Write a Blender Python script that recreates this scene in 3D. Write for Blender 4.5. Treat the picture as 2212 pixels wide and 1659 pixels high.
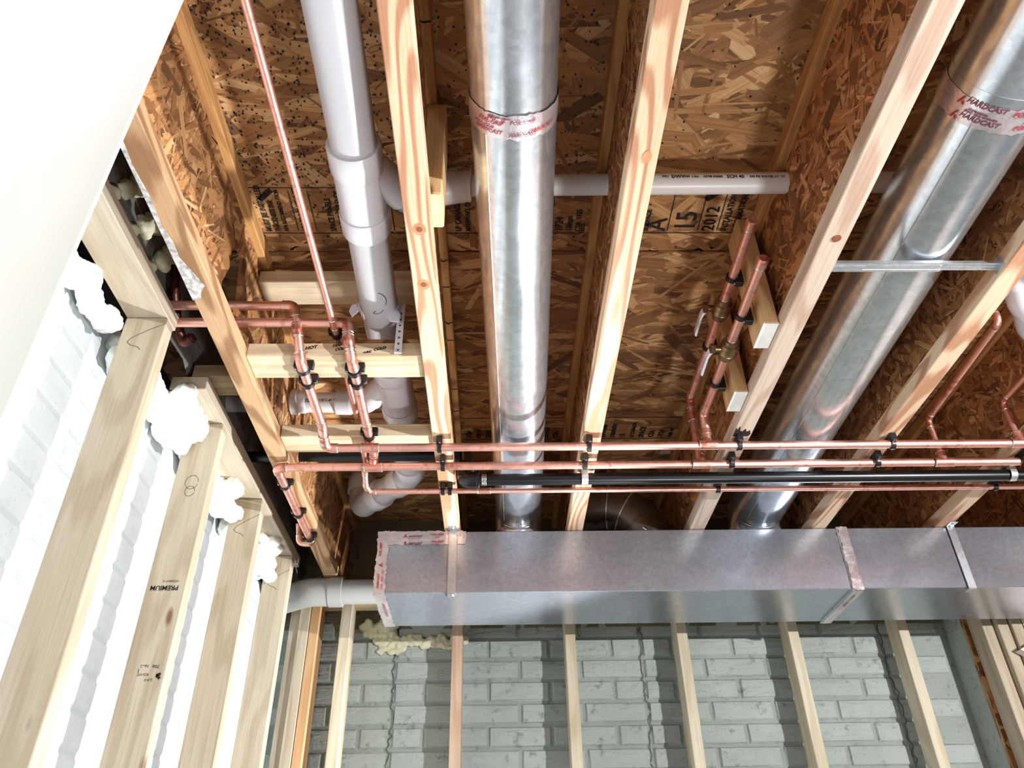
import bpy, bmesh, math, random
import numpy as np
from mathutils import Vector, Matrix
PI = math.pi
random.seed(7); RNG = np.random.default_rng(11)
for o in list(bpy.data.objects): bpy.data.objects.remove(o)
SC = bpy.context.scene
COL = SC.collection
ZC = 1.30                       # height of the camera above the floor; every z below is given relative to the camera

# ------------------------------------------------------------------ camera
cam_d = bpy.data.cameras.new('camera'); cam = bpy.data.objects.new('camera', cam_d); COL.objects.link(cam)
cam_d.sensor_width = 36; cam_d.lens = 36 * 1706.085 / 2212; cam_d.clip_start = .02
Rr = Vector((0.99976788, -0.01416026, -0.01623786)); Ru = Vector((0.00500294, -0.58049195, 0.81425061)); Rf = Vector((0.02095595, 0.81414285, 0.58028637))
cam.matrix_world = Matrix(((Rr.x, Ru.x, -Rf.x, 0), (Rr.y, Ru.y, -Rf.y, 0), (Rr.z, Ru.z, -Rf.z, ZC), (0, 0, 0, 1)))
SC.camera = cam
# ------------------------------------------------------------------ light and exposure
W = bpy.data.worlds.new('basement_air'); SC.world = W; W.use_nodes = True
W.node_tree.nodes['Background'].inputs[0].default_value = (.86, .92, 1.0, 1)
W.node_tree.nodes['Background'].inputs[1].default_value = .15
def lamp(name, loc, power, color, size, kind='POINT', target=None, angle=60, blend=.5):
    d = bpy.data.lights.new(name, kind); d.energy = power; d.color = color
    if kind in ('POINT', 'SPOT'): d.shadow_soft_size = size
    else: d.size = size
    if kind == 'SPOT': d.spot_size = math.radians(angle); d.spot_blend = blend
    o = bpy.data.objects.new(name, d); COL.objects.link(o); o.location = (loc[0], loc[1], loc[2] + ZC)
    if target:
        v = Vector(target) - Vector(loc); o.rotation_euler = v.to_track_quat('-Z', 'Y').to_euler()
    return o
lamp('work_light_on_stand', (2.3, -.55, .37), 540, (.98, .985, 1), .03)
lamp('work_light_for_side_wall', (.85, 2.42, .10), 270, (.97, .99, 1), .035, 'SPOT', (-.85, 1.62, .50), 96, .32)
lamp('lamp_on_floor_stand', (1.0, .62, -1.1), 112, (1, .98, .96), .12, 'SPOT', (.45, .72, 1.2), 88, .8)
SC.view_settings.view_transform = 'Standard'; SC.view_settings.look = 'None'
SC.view_settings.exposure = -.06; SC.view_settings.gamma = 1.0; SC.view_settings.use_curve_mapping = False

# ------------------------------------------------------------------ materials
def lin(c):
    return tuple(((v / 255) / 12.92 if v / 255 <= .04045 else ((v / 255 + .055) / 1.055) ** 2.4) for v in c)
def lin4(c): return lin(c) + (1,)
class NT:
    def __init__(s, name):
        s.m = bpy.data.materials.new(name); s.m.use_nodes = True; s.t = s.m.node_tree
        s.b = s.t.nodes['Principled BSDF']
    def n(s, t, **k):
        q = s.t.nodes.new(t)
        for a, v in k.items(): setattr(q, a, v)
        return q
    def l(s, a, b): s.t.links.new(a, b)
    def coords(s, scale=(1, 1, 1), kind='Object'):
        tc = s.n('ShaderNodeTexCoord'); mp = s.n('ShaderNodeMapping'); s.l(tc.outputs[kind], mp.inputs['Vector'])
        mp.inputs['Scale'].default_value = scale
        oi = s.n('ShaderNodeObjectInfo'); mu = s.n('ShaderNodeVectorMath', operation='SCALE'); cb = s.n('ShaderNodeCombineXYZ')
        s.l(oi.outputs['Random'], cb.inputs[0]); s.l(oi.outputs['Random'], cb.inputs[1]); s.l(oi.outputs['Random'], cb.inputs[2])
        s.l(cb.outputs[0], mu.inputs[0]); mu.inputs['Scale'].default_value = 37.0
        s.l(mu.outputs[0], mp.inputs['Location']); return mp.outputs[0]
    def noise(s, co, scale, detail=3, rough=.5, dist=0):
        q = s.n('ShaderNodeTexNoise'); s.l(co, q.inputs['Vector']); q.inputs['Scale'].default_value = scale
        q.inputs['Detail'].default_value = detail; q.inputs['Roughness'].default_value = rough; q.inputs['Distortion'].default_value = dist
        return q.outputs['Fac']
    def ramp(s, f, stops):
        q = s.n('ShaderNodeValToRGB'); s.l(f, q.inputs[0]); e = q.color_ramp.elements
        while len(e) < len(stops): e.new(.5)
        for el, (p, c) in zip(e, stops):
            el.position = p; el.color = c if len(c) == 4 else tuple(c) + (1,)
        return q.outputs[0]
    def math(s, op, a, b=None):
        q = s.n('ShaderNodeMath', operation=op)
        for i, v in enumerate((a, b)):
            if v is None: continue
            if isinstance(v, (int, float)): q.inputs[i].default_value = v
            else: s.l(v, q.inputs[i])
        return q.outputs[0]
    def mix(s, f, a, b, mode='MIX'):
        q = s.n('ShaderNodeMix', data_type='RGBA', blend_type=mode)
        for sock, v in ((q.inputs[0], f), (q.inputs[6], a), (q.inputs[7], b)):
            if isinstance(v, (int, float)): sock.default_value = v
            elif isinstance(v, tuple): sock.default_value = v if len(v) == 4 else v + (1,)
            else: s.l(v, sock)
        return q.outputs[2]
    def bump(s, h, strength=.3, dist=.002):
        q = s.n('ShaderNodeBump'); s.l(h, q.inputs['Height']); q.inputs['Strength'].default_value = strength
        q.inputs['Distance'].default_value = dist; s.l(q.outputs[0], s.b.inputs['Normal'])
    def col(s, v):
        if isinstance(v, tuple): s.b.inputs['Base Color'].default_value = v if len(v) == 4 else v + (1,)
        else: s.l(v, s.b.inputs['Base Color'])
    def set(s, rough=.5, metal=0, spec=.5):
        s.b.inputs['Metallic'].default_value = metal; s.b.inputs['Specular IOR Level'].default_value = spec
        if isinstance(rough, (int, float)): s.b.inputs['Roughness'].default_value = rough
        else: s.l(rough, s.b.inputs['Roughness'])

def plain(name, c, rough=.5, metal=0, spec=.5, vary=.12, nscale=14, bump=0):
    t = NT(name); co = t.coords(); f = t.noise(co, nscale, 4)
    a = lin4(c); d = tuple(x * (1 - vary * 2) for x in a[:3]) + (1,)
    t.col(t.ramp(f, [(.3, d), (.68, a)])); t.set(rough, metal, spec)
    if bump: t.bump(t.noise(co, nscale * 6, 4), bump, .002)
    return t.m

def wood(name, axis, light, mid, dark, ring=13, cross=9, knots=.55, contrast=.5, rough=.62):
    """softwood board, growth rings as contour lines of a noise field drawn out along the grain"""
    t = NT(name); k = .12
    sc = {'X': (k, 1, 1), 'Y': (1, k, 1), 'Z': (1, 1, k)}[axis]
    co = t.coords(sc)
    field = t.noise(co, cross, 2, .45)
    s = t.math('SINE', t.math('MULTIPLY', field, ring * 6.0))
    s01 = t.math('ADD', t.math('MULTIPLY', s, .5), .5)
    ringc = t.ramp(s01, [(.12, lin4(mid)), (.62, lin4(light)), (.98, lin4(light))])
    sc2 = {'X': (.02, 1, 1), 'Y': (1, .02, 1), 'Z': (1, 1, .02)}[axis]
    fine = t.noise(t.coords(sc2), 240, 3, .6)
    base = t.mix(contrast, lin4(light), ringc)
    fcol = t.ramp(fine, [(.3, (.80, .76, .70, 1)), (.62, (1, 1, 1, 1))])
    base = t.mix(.75, base, fcol, 'MULTIPLY')
    blot = t.ramp(t.noise(t.coords({'X': (.3, 1, 1), 'Y': (1, .3, 1), 'Z': (1, 1, .3)}[axis]), 4, 3), [(.42, (.80, .74, .68, 1)), (.62, (1, 1, 1, 1))])
    base = t.mix(.6, base, blot, 'MULTIPLY')
    if knots:
        v = t.n('ShaderNodeTexVoronoi'); t.l(t.coords({'X': (.35, 1, 1), 'Y': (1, .35, 1), 'Z': (1, 1, .35)}[axis]), v.inputs['Vector'])
        v.inputs['Scale'].default_value = 9; sep = t.n('ShaderNodeSeparateColor'); t.l(v.outputs['Color'], sep.inputs[0])
        gate = t.math('GREATER_THAN', sep.outputs[0], knots)
        m = t.ramp(v.outputs['Distance'], [(.035, (1, 1, 1, 1)), (.085, (0, 0, 0, 1))])
        mm = t.math('MULTIPLY', m, gate)
        base = t.mix(t.math('MULTIPLY', mm, .85), base, lin4(dark))
    t.col(base); t.set(rough, 0, .25); t.bump(fine, .25, .0015)
    return t.m

def galvanised(name, c=(190, 195, 197), rough=(.16, .30), spangle=60, aniso=0, bumpd=.0006, bump=.12, metal=.88):
    t = NT(name); co = t.coords()
    v = t.n('ShaderNodeTexVoronoi'); t.l(co, v.inputs['Vector']); v.inputs['Scale'].default_value = spangle
    sep = t.n('ShaderNodeSeparateColor'); t.l(v.outputs['Color'], sep.inputs[0])
    fine = t.noise(co, 190, 3, .7)
    f = t.math('ADD', t.math('MULTIPLY', sep.outputs[0], .4), t.math('MULTIPLY', fine, .6))
    a = lin4(c); d = tuple(x * .80 for x in a[:3]) + (1,)
    t.col(t.ramp(f, [(.25, d), (.75, a)]))
    r = t.n('ShaderNodeMapRange'); t.l(t.noise(co, 5, 4), r.inputs[0]); r.inputs[1].default_value = .3; r.inputs[2].default_value = .7
    r.inputs[3].default_value = rough[0]; r.inputs[4].default_value = rough[1]
    t.set(r.outputs[0], metal); t.bump(t.noise(co, 9, 3), bump, bumpd)
    if aniso: t.b.inputs['Anisotropic'].default_value = aniso
    return t.m

def copper(name, clean=(236, 178, 164), dark=(164, 96, 82), lo=.28, hi=.47):
    t = NT(name); co = t.coords((1, 1, 1)); n1 = t.noise(co, 22, 6, .68, .6)
    c = t.ramp(n1, [(lo, lin4(dark)), (hi, lin4(clean)), (.85, lin4(clean))])
    t.col(c); r = t.ramp(n1, [(.3, (.5, .5, .5, 1)), (.6, (.34, .34, .34, 1))]); t.set(r, .92); t.bump(t.noise(co, 60, 3), .06, .001)
    return t.m

def osb_base(name):
    t = NT(name); co = t.coords((1, 1, 1)); v = t.n('ShaderNodeTexVoronoi'); t.l(co, v.inputs['Vector']); v.inputs['Scale'].default_value = 30
    sep = t.n('ShaderNodeSeparateColor'); t.l(v.outputs['Color'], sep.inputs[0])
    t.col(t.ramp(sep.outputs[0], [(0, lin4((84, 50, 30))), (.5, lin4((140, 92, 54))), (1, lin4((186, 138, 88)))])); t.set(.75, 0, .2)
    return t.m
def osb_strand(name):
    t = NT(name); at = t.n('ShaderNodeAttribute', attribute_name='tone')
    uv = t.n('ShaderNodeUVMap'); mp = t.n('ShaderNodeMapping'); t.l(uv.outputs[0], mp.inputs[0]); mp.inputs['Scale'].default_value = (5, 170, 1)
    g = t.noise(mp.outputs[0], 1.0, 4, .65)
    gr = t.ramp(g, [(.28, (.58, .50, .44, 1)), (.6, (1.06, 1.04, 1.0, 1))])
    t.col(t.mix(.8, at.outputs['Color'], gr, 'MULTIPLY')); t.set(.6, 0, .3); t.bump(g, .3, .001)
    return t.m

def brick_paint(name, c, dirt, stain=.5, chisel=True):
    t = NT(name); tc = t.n('ShaderNodeTexCoord'); geo = t.n('ShaderNodeNewGeometry')
    co = geo.outputs['Position']
    n1 = t.noise(co, 3.2, 5, .62); n2 = t.noise(co, 95, 4, .6); n3 = t.noise(co, 24, 5, .7)
    a = lin4(c); b = tuple(x * .80 for x in a[:3]) + (1,)
    base = t.ramp(n1, [(.32, b), (.62, a)])
    pits = t.ramp(n2, [(.28, lin4(dirt)), (.36, (1, 1, 1, 1))]); base = t.mix(.55, base, pits, 'MULTIPLY')
    st = t.ramp(n3, [(.30, lin4(dirt)), (.42, (1, 1, 1, 1))]); base = t.mix(stain * .6, base, st, 'MULTIPLY')
    t.col(base); t.set(.82, 0, .25)
    mp = t.n('ShaderNodeMapping'); t.l(co, mp.inputs[0]); mp.inputs['Scale'].default_value = (.22, .22, 1.2)
    t.bump(t.math('ADD', t.noise(mp.outputs[0], 80, 4, .6), t.math('MULTIPLY', n2, .5)), .9 if chisel else .10, .006)
    return t.m

M = {}
M['flange'] = wood('flange_lumber', 'Y', (228, 198, 168), (184, 132, 102), (120, 66, 44), 13, 8, .72, .9)
M['flange_old'] = wood('flange_lumber_brown', 'Y', (190, 156, 120), (136, 98, 66), (92, 54, 30), 12, 8, .72, .8)
M['flange_white'] = wood('flange_lumber_pale', 'Y', (216, 198, 182), (186, 150, 130), (112, 70, 52), 12, 8, .74, .6)
M['flange_top'] = wood('flange_lumber_top', 'Y', (206, 156, 100), (172, 116, 70), (96, 56, 34), 12, 10, .85, .6)
M['stud'] = wood('stud_lumber', 'Z', (194, 182, 162), (172, 156, 132), (104, 68, 44), 8, 8, .25, .6)
M['stud_y'] = wood('plate_lumber', 'Y', (200, 188, 170), (180, 164, 142), (108, 70, 44), 8, 8, .6, .5)
M['stud_orange'] = wood('stud_lumber_orange', 'Z', (214, 176, 134), (196, 152, 108), (120, 66, 36), 8, 8, .6, .6)
M['block_x'] = wood('blocking_lumber', 'X', (226, 210, 182), (202, 176, 140), (110, 66, 40), 9, 8, .5, .6)
M['block_x_dark'] = wood('shaded_stained_blocking', 'X', (150, 130, 104), (118, 98, 74), (60, 40, 26), 9, 8, .6, .6)  # darker blocking colour: black stain plus the shade on its front face, painted in
M['stud_back'] = wood('back_stud_lumber', 'Z', (216, 206, 184), (196, 180, 150), (108, 70, 44), 8, 8, .52, .6)
M['stud_pink'] = wood('pink_stud_lumber', 'Z', (214, 184, 160), (194, 158, 132), (108, 60, 40), 8, 8, .6, .6)
M['block_z'] = wood('standing_block_lumber', 'Z', (224, 188, 140), (196, 156, 108), (110, 66, 40), 9, 8, .7, .6)
M['end_paint'] = plain('white_end_paint', (250, 248, 244), .6)
M['osb'] = osb_base('osb_core'); M['strand'] = osb_strand('osb_strand')
M['galv'] = galvanised('galvanised_duct', (218, 225, 232), (.17, .27), 70)
M['galv_flat'] = galvanised('galvanised_trunk', (186, 192, 203), (.2, .31), 130, bump=.05, metal=.80)
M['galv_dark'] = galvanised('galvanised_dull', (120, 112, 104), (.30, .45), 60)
M['galv_strap'] = galvanised('galvanised_strap', (214, 220, 224), (.25, .4), 90)
M['copper'] = copper('copper_pipe'); M['copper_fit'] = copper('copper_fitting', (230, 168, 150), (160, 92, 76), .36, .52)
M['copper_dark'] = copper('copper_tarnished', (92, 58, 50), (44, 28, 26), .3, .6)
M['solder'] = plain('solder', (226, 222, 220), .3, 1)
M['brass'] = plain('brass', (150, 124, 92), .36, .9, vary=.25)
M['pvc'] = plain('white_pvc', (192, 191, 196), .34, 0, .5, .03, 5)
M['pvc_fit'] = plain('white_pvc_fitting', (212, 210, 217), .25, 0, .5, .02, 5)
M['pvc_white'] = plain('bright_white_pvc', (230, 229, 228), .34, 0, .5, .03, 5)
M['pvc_grey'] = plain('grey_pvc', (168, 168, 166), .4, 0, .45, .08, 5)
M['black_iron'] = plain('black_iron', (12, 13, 19), .3, 0, .5, .2, 30)
M['black_plastic'] = plain('black_plastic', (14, 14, 15), .4, 0, .5, .1)
M['white_plastic'] = plain('white_plastic', (232, 230, 240), .35, 0, .5, .03)
M['steel'] = plain('screw_steel', (220, 220, 220), .25, 1)
M['ink'] = plain('black_ink', (20, 16, 14), .7, vary=.05)
M['ink_red'] = plain('red_ink', (158, 30, 48), .5, vary=.05)
M['ink_maroon'] = plain('maroon_ink', (112, 40, 60), .5, vary=.05)
M['ink_pencil'] = plain('pencil', (110, 96, 80), .7, vary=.05)
def sheet_mat():
    t = NT('white_plastic_sheet'); n = t.noise(t.coords((1, 1, .35)), 5, 3)
    t.col(t.ramp(n, [(.35, lin4((226, 225, 216))), (.6, lin4((240, 240, 239)))])); t.set(.4, 0, .4)
    tr = t.n('ShaderNodeBsdfTranslucent'); tr.inputs['Color'].default_value = (.95, .95, .92, 1); mx = t.n('ShaderNodeMixShader'); mx.inputs[0].default_value = .22
    out = [q for q in t.t.nodes if q.type == 'OUTPUT_MATERIAL'][0]
    t.l(t.b.outputs[0], mx.inputs[1]); t.l(tr.outputs[0], mx.inputs[2]); t.l(mx.outputs[0], out.inputs['Surface']); return t.m
M['sheet'] = sheet_mat()
M['foam'] = plain('spray_foam', (250, 252, 246), .7, 0, .3, .04, 20, .5)
M['foam_old'] = plain('spray_foam_yellowed', (222, 220, 190), .7, 0, .3, .15, 20, .5)
M['film'] = plain('white_film_residue', (214, 210, 206), .5, 0, .4, .34, 90, .6)
M['label'] = plain('paper_label', (236, 236, 232), .6, vary=.03)
M['brick_back'] = brick_paint('painted_brick_back', (172, 180, 174), (84, 86, 74), .8)
M['brick_left'] = brick_paint('painted_brick_left', (214, 221, 225), (176, 184, 188), .25, False)
M['joint_back'] = brick_paint('painted_joint_back', (156, 164, 156), (74, 74, 62), .8)
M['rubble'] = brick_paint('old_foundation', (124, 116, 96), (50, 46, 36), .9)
M['rubble_dark'] = brick_paint('old_foundation_dark', (112, 110, 104), (44, 42, 38), .9)
M['concrete'] = plain('concrete_floor', (150, 150, 148), .85, vary=.2, nscale=5)
M['panel_white'] = plain('pale_plywood', (226, 212, 200), .7, vary=.05, nscale=6)
M['crack'] = plain('crack_shadow', (92, 92, 82), .9, vary=.3, nscale=40)
M['gap'] = plain('dark_gap', (30, 22, 16), .9)
def tape_mat():
    t = NT('foil_tape'); co = t.coords(); n = t.noise(co, 46, 4, .6, 1.2); n2 = t.noise(co, 14, 2)
    t.col(t.ramp(n2, [(.35, lin4((208, 190, 194))), (.6, lin4((226, 220, 221)))])); t.set(.26, .72); t.bump(n, .38, .003); return t.m
M['tape'] = tape_mat()

# ------------------------------------------------------------------ geometry helpers
class G:
    def __init__(s): s.v = []; s.f = []; s.sm = []
    def add(s, v, f, smooth=False):
        k = len(s.v); s.v += [tuple(p) for p in v]; s.f += [tuple(i + k for i in q) for q in f]; s.sm += [smooth] * len(f); return s
    def box(s, x0, x1, y0, y1, z0, z1, c=.0016):
        c = min(c, (x1 - x0) * .3, (y1 - y0) * .3, (z1 - z0) * .3)
        bm = bmesh.new(); bmesh.ops.create_cube(bm, size=1)
        for q in bm.verts: q.co = Vector(((x0 + x1) / 2 + q.co.x * (x1 - x0), (y0 + y1) / 2 + q.co.y * (y1 - y0), (z0 + z1) / 2 + q.co.z * (z1 - z0)))
        if c > 0: bmesh.ops.bevel(bm, geom=list(bm.edges), offset=c, segments=1, affect='EDGES')
        bm.verts.ensure_lookup_table()
        s.add([q.co[:] for q in bm.verts], [[q.index for q in f.verts] for f in bm.faces]); bm.free(); return s
    def prism(s, poly, e0, e1, fn):
        """polygon in a plane extruded from e0 to e1; fn(a, b, e) -> point"""
        n = len(poly); v = [fn(a, b, e0) for a, b in poly] + [fn(a, b, e1) for a, b in poly]
        f = [tuple(range(n))[::-1], tuple(range(n, 2 * n))] + [(i, (i + 1) % n, n + (i + 1) % n, n + i) for i in range(n)]
        return s.add(v, f)
    def sweep(s, pts, radii, n=20, caps=True, smooth=True):
        pts = [Vector(p) for p in pts]
        if isinstance(radii, (int, float)): radii = [radii] * len(pts)
        tang = []
        for i in range(len(pts)):
            ia, ib = max(i - 1, 0), min(i + 1, len(pts) - 1)
            while ia > 0 and (pts[i] - pts[ia]).length < 1e-7: ia -= 1
            while ib < len(pts) - 1 and (pts[ib] - pts[i]).length < 1e-7: ib += 1
            a, b = pts[ia], pts[ib]
            t1 = (pts[i] - a); t2 = (b - pts[i])
            d = (t1.normalized() if t1.length > 1e-7 else Vector()) + (t2.normalized() if t2.length > 1e-7 else Vector())
            if d.length < 1e-7: d = tang[-1] if tang else Vector((0, 0, 1))
            tang.append(d.normalized())
        t = tang[0]; ref = Vector((0, 0, 1)) if abs(t.z) < .9 else Vector((1, 0, 0))
        u = t.cross(ref).normalized(); rings = []
        for i, p in enumerate(pts):
            u = (u - tang[i] * u.dot(tang[i])).normalized(); w = tang[i].cross(u)
            rings.append([p + (u * math.cos(2 * PI * k / n) + w * math.sin(2 * PI * k / n)) * radii[i] for k in range(n)])
        v = [q for r in rings for q in r]; f = []
        for i in range(len(pts) - 1):
            for k in range(n): f.append((i * n + k, i * n + (k + 1) % n, (i + 1) * n + (k + 1) % n, (i + 1) * n + k))
        s.add(v, f, smooth)
        if caps: s.add(rings[0], [tuple(range(n))[::-1]]); s.add(rings[-1], [tuple(range(n))])
        return s
    def ring(s, c, d, r, w, t, n=24):
        """flat band of outer radius r+t and width w around axis d"""
        c = Vector(c); d = Vector(d).normalized()
        return s.sweep([c - d * w / 2, c - d * w / 2, c - d * w * .3, c + d * w * .3, c + d * w / 2, c + d * w / 2], [r, r + t * .5, r + t, r + t, r + t * .5, r], n, False)
    def mesh(s, name, origin=(0, 0, 0)):
        m = bpy.data.meshes.new(name); ox, oy, oz = origin
        m.from_pydata([(x - ox, y - oy, z - oz) for x, y, z in s.v], [], s.f)
        m.polygons.foreach_set('use_smooth', s.sm); m.update()
        if any(s.sm): m.set_sharp_from_angle(angle=math.radians(42))
        return m

def root_loc(o):
    while o.parent: o = o.parent
    return o['_o']
def part(name, g, mat, parent, label=None, kind=None):
    """a part of a thing (or a sub-part of a part); coordinates are camera-relative metres"""
    o = bpy.data.objects.new(name, g.mesh(name, root_loc(parent))); o.data.materials.append(mat); COL.objects.link(o); o.parent = parent
    if label: o['label'] = label
    if kind: o['kind'] = kind
    return o
def thing(name, label, cat, loc, group=None, kind=None):
    o = bpy.data.objects.new(name, None); COL.objects.link(o); o.empty_display_size = .05
    o.location = (loc[0], loc[1], loc[2] + ZC); o['_o'] = tuple(loc)
    if label: o['label'] = label
    if cat: o['category'] = cat
    if group: o['group'] = group
    if kind: o['kind'] = kind
    return o
def solo(name, g, mat, label, cat, group=None, kind=None, origin=None):
    a = np.array(g.v); c = tuple(float(q) for q in ((a.min(0) + a.max(0)) / 2)) if origin is None else origin
    o = bpy.data.objects.new(name, g.mesh(name, c)); o.data.materials.append(mat); COL.objects.link(o)
    o.location = (c[0], c[1], c[2] + ZC); o['_o'] = c
    if label: o['label'] = label
    if cat: o['category'] = cat
    if group: o['group'] = group
    if kind: o['kind'] = kind
    return o

def fillet(pts, rad, n=7):
    """polyline with rounded corners; returns points and, per corner, its arc"""
    P = [Vector(p) for p in pts]; out = [P[0]]; arcs = []
    if isinstance(rad, (int, float)): rad = [rad] * len(P)
    for i in range(1, len(P) - 1):
        a = (P[i - 1] - P[i]); b = (P[i + 1] - P[i]); la, lb = a.length, b.length; a.normalize(); b.normalize()
        ang = a.angle(b); r = rad[i]; t = min(r / math.tan(ang / 2), la * .48, lb * .48); r = t * math.tan(ang / 2)
        c = P[i] + (a + b).normalized() * (r / math.sin(ang / 2)); s0 = P[i] + a * t; s1 = P[i] + b * t
        arc = []
        v0 = s0 - c; v1 = s1 - c; tot = v0.angle(v1) if v0.length > 1e-6 else 0; ax = v0.cross(v1)
        for k in range(n + 1):
            arc.append(c + (Matrix.Rotation(tot * k / n, 3, ax) @ v0 if ax.length > 1e-12 else v0.lerp(v1, k / n)))
        out += arc; arcs.append((arc, a, b))
    out.append(P[-1]); return out, arcs

def copper_run(t, pts, r, bend=.02, mat='copper', fitmat='copper_fit', fits=True, rings=True, n=16):
    p, arcs = fillet(pts, bend)
    part('pipe', G().sweep(p, r, n), M[mat], t)
    if fits:
        for arc, a, b in arcs:
            e = [arc[0] + a * r * 1.1] + arc + [arc[-1] + b * r * 1.1]
            f = part('elbow', G().sweep(e, r * 1.17, n), M[fitmat], t)
            if rings:
                part('solder_ring', G().ring(e[0], a, r * 1.02, .0042, r * .2, 16), M['solder'], f)
                part('solder_ring', G().ring(e[-1], b, r * 1.02, .0042, r * .2, 16), M['solder'], f)
def coupling(t, c, d, r, L, name='coupling', branch=None):
    c = Vector(c); d = Vector(d).normalized(); g = G().sweep([c - d * L / 2, c + d * L / 2], r * 1.17, 16)
    if branch: g.sweep([c, c + Vector(branch).normalized() * L * .62], r * 1.15, 16)
    f = part(name, g, M['copper_fit'], t)
    for s in (-1, 1): part('solder_ring', G().ring(c + d * s * L / 2, d, r * 1.02, .0045, r * .2, 16), M['solder'], f)
    if branch:
        b = Vector(branch).normalized(); part('solder_ring', G().ring(c + b * L * .62, b, r * 1.0, .0045, r * .22, 16), M['solder'], f)

# text as flat mesh: (u, v) outline triangles
_tc = {}
def text_geo(txt, size, align='LEFT', shear=0, sx=1.0, bold=0):
    cu = bpy.data.curves.new('print', 'FONT'); cu.body = txt; cu.size = size; cu.align_x = align; cu.align_y = 'CENTER'; cu.shear = shear
    cu.resolution_u = 2; cu.offset = bold
    ob = bpy.data.objects.new('print_tmp', cu); COL.objects.link(ob)
    dg = bpy.context.evaluated_depsgraph_get(); me = bpy.data.meshes.new_from_object(ob.evaluated_get(dg))
    v = [(q.co.x * sx, q.co.y) for q in me.vertices]; f = [tuple(p.vertices) for p in me.polygons]
    bpy.data.objects.remove(ob); bpy.data.curves.remove(cu); bpy.data.meshes.remove(me)
    return v, f
def put_text(g, txt, size, fn, **k):
    v, f = text_geo(txt, size, **k)
    return g.add([fn(a, b) for a, b in v], f)
def strip(pts, w, fn):
    """a drawn stroke: list of (u, v), width w -> thin polygons"""
    g = G()
    for (a, b), (c, d) in zip(pts[:-1], pts[1:]):
        L = math.hypot(c - a, d - b) or 1; nx, ny = -(d - b) / L * w / 2, (c - a) / L * w / 2
        g.add([fn(a + nx, b + ny), fn(a - nx, b - ny), fn(c - nx, d - ny), fn(c + nx, d + ny)], [(0, 1, 2, 3)])
    return g

OSB_TONES = [((204, 172, 128), 3.5), ((186, 150, 106), 5), ((168, 130, 88), 6), ((148, 110, 72), 6), ((126, 90, 58), 4), ((104, 70, 46), 2.4), ((80, 50, 36), 1.4), ((216, 190, 152), 1.0)]
def strands(name, parent, origin, U, V, N, su, sv, count, mean=0.0, spread=.6, length=(.05, .13), width=(.008, .03), bright=1.0, red=0.0, hole=None):
    """pressed wood strands lying on a board face: thin six-sided chips, each with its own tone"""
    U, V, N, O = (np.array(q, float) for q in (U, V, N, origin))
    cu, cv = RNG.uniform(0, su, count), RNG.uniform(0, sv, count)
    L = RNG.uniform(*length, count) * RNG.choice([1, 1, .8, .6], count); Wd = RNG.uniform(*width, count) * RNG.choice([1, .6, .35, .25], count)
    an = RNG.normal(mean, spread, count); ca, sa = np.cos(an), np.sin(an)
    h = np.sort(RNG.uniform(.0003, .0012, count))
    if hole is not None:
        keep = ~hole(cu, cv); cu, cv, L, Wd, ca, sa, h = (q[keep] for q in (cu, cv, L, Wd, ca, sa, h)); count = len(cu)
    prof = [(-.5, -.15), (-.38, -.5), (.42, -.46), (.5, .1), (.36, .5), (-.44, .42)]
    co = np.zeros((count, 6, 3)); uv = np.zeros((count, 6, 2))
    off = RNG.uniform(0, 50, count)
    for i, (a, b) in enumerate(prof):
        a = a + RNG.uniform(-.1, .1, count); b = b + RNG.uniform(-.12, .12, count)
        x = np.clip(cu + a * L * ca - b * Wd * sa, 0.001, su - .001); y = np.clip(cv + a * L * sa + b * Wd * ca, 0.001, sv - .001)
        hh = h + RNG.uniform(-.00007, .00007, count)
        co[:, i] = O + x[:, None] * U + y[:, None] * V + hh[:, None] * N
        uv[:, i, 0] = a * L + off; uv[:, i, 1] = b * Wd + off * .37
    o_ = root_loc(parent)
    me = bpy.data.meshes.new(name); me.vertices.add(count * 6); me.loops.add(count * 6); me.polygons.add(count)
    me.vertices.foreach_set('co', (co - np.array(o_)).astype(np.float32).ravel())
    idx = np.arange(count * 6).reshape(count, 6)
    if np.dot(np.cross(U, V), N) < 0: idx = idx[:, ::-1]; uv = uv[:, ::-1]
    me.loops.foreach_set('vertex_index', idx.ravel().astype(np.int32))
    me.polygons.foreach_set('loop_start', (np.arange(count) * 6).astype(np.int32))
    me.update(calc_edges=True)
    tones = np.array([lin(c) for c, _ in OSB_TONES]); pr = np.array([w for _, w in OSB_TONES], float); pr /= pr.sum()
    tones = tones * .74 + tones.mean(0) * .26; tones = tones * np.array([1.03, .955, .88]); pick = tones[RNG.choice(len(tones), count, p=pr)] * RNG.uniform(.85, 1.12, (count, 1)) * bright
    if red: pick = pick * np.array([1 + red * .12, 1 - red * .12, 1 - red * .2])
    at = me.color_attributes.new('tone', 'FLOAT_COLOR', 'POINT'); c4 = np.ones((count * 6, 4), np.float32); c4[:, :3] = np.repeat(pick, 6, 0)
    at.data.foreach_set('color', c4.ravel())
    ul = me.uv_layers.new(name='UVMap'); ul.data.foreach_set('uv', uv.astype(np.float32).ravel())
    me.materials.append(M['strand'])
    ob = bpy.data.objects.new(name, me); COL.objects.link(ob); ob.parent = parent; ob['kind'] = 'stuff'; return ob

# ================================================================== the setting
BZ, FH, T = 1.086, .038, 1.432          # underside of the joists, flange height, underside of the deck
JX = [-.6152, -.1655, .2287, .6229, 1.0171, 1.4213, 1.8155]; FW = .0490
YB = 2.98                               # face of the back wall
YF = -1.2                               # how far the floor framing runs behind the camera

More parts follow.
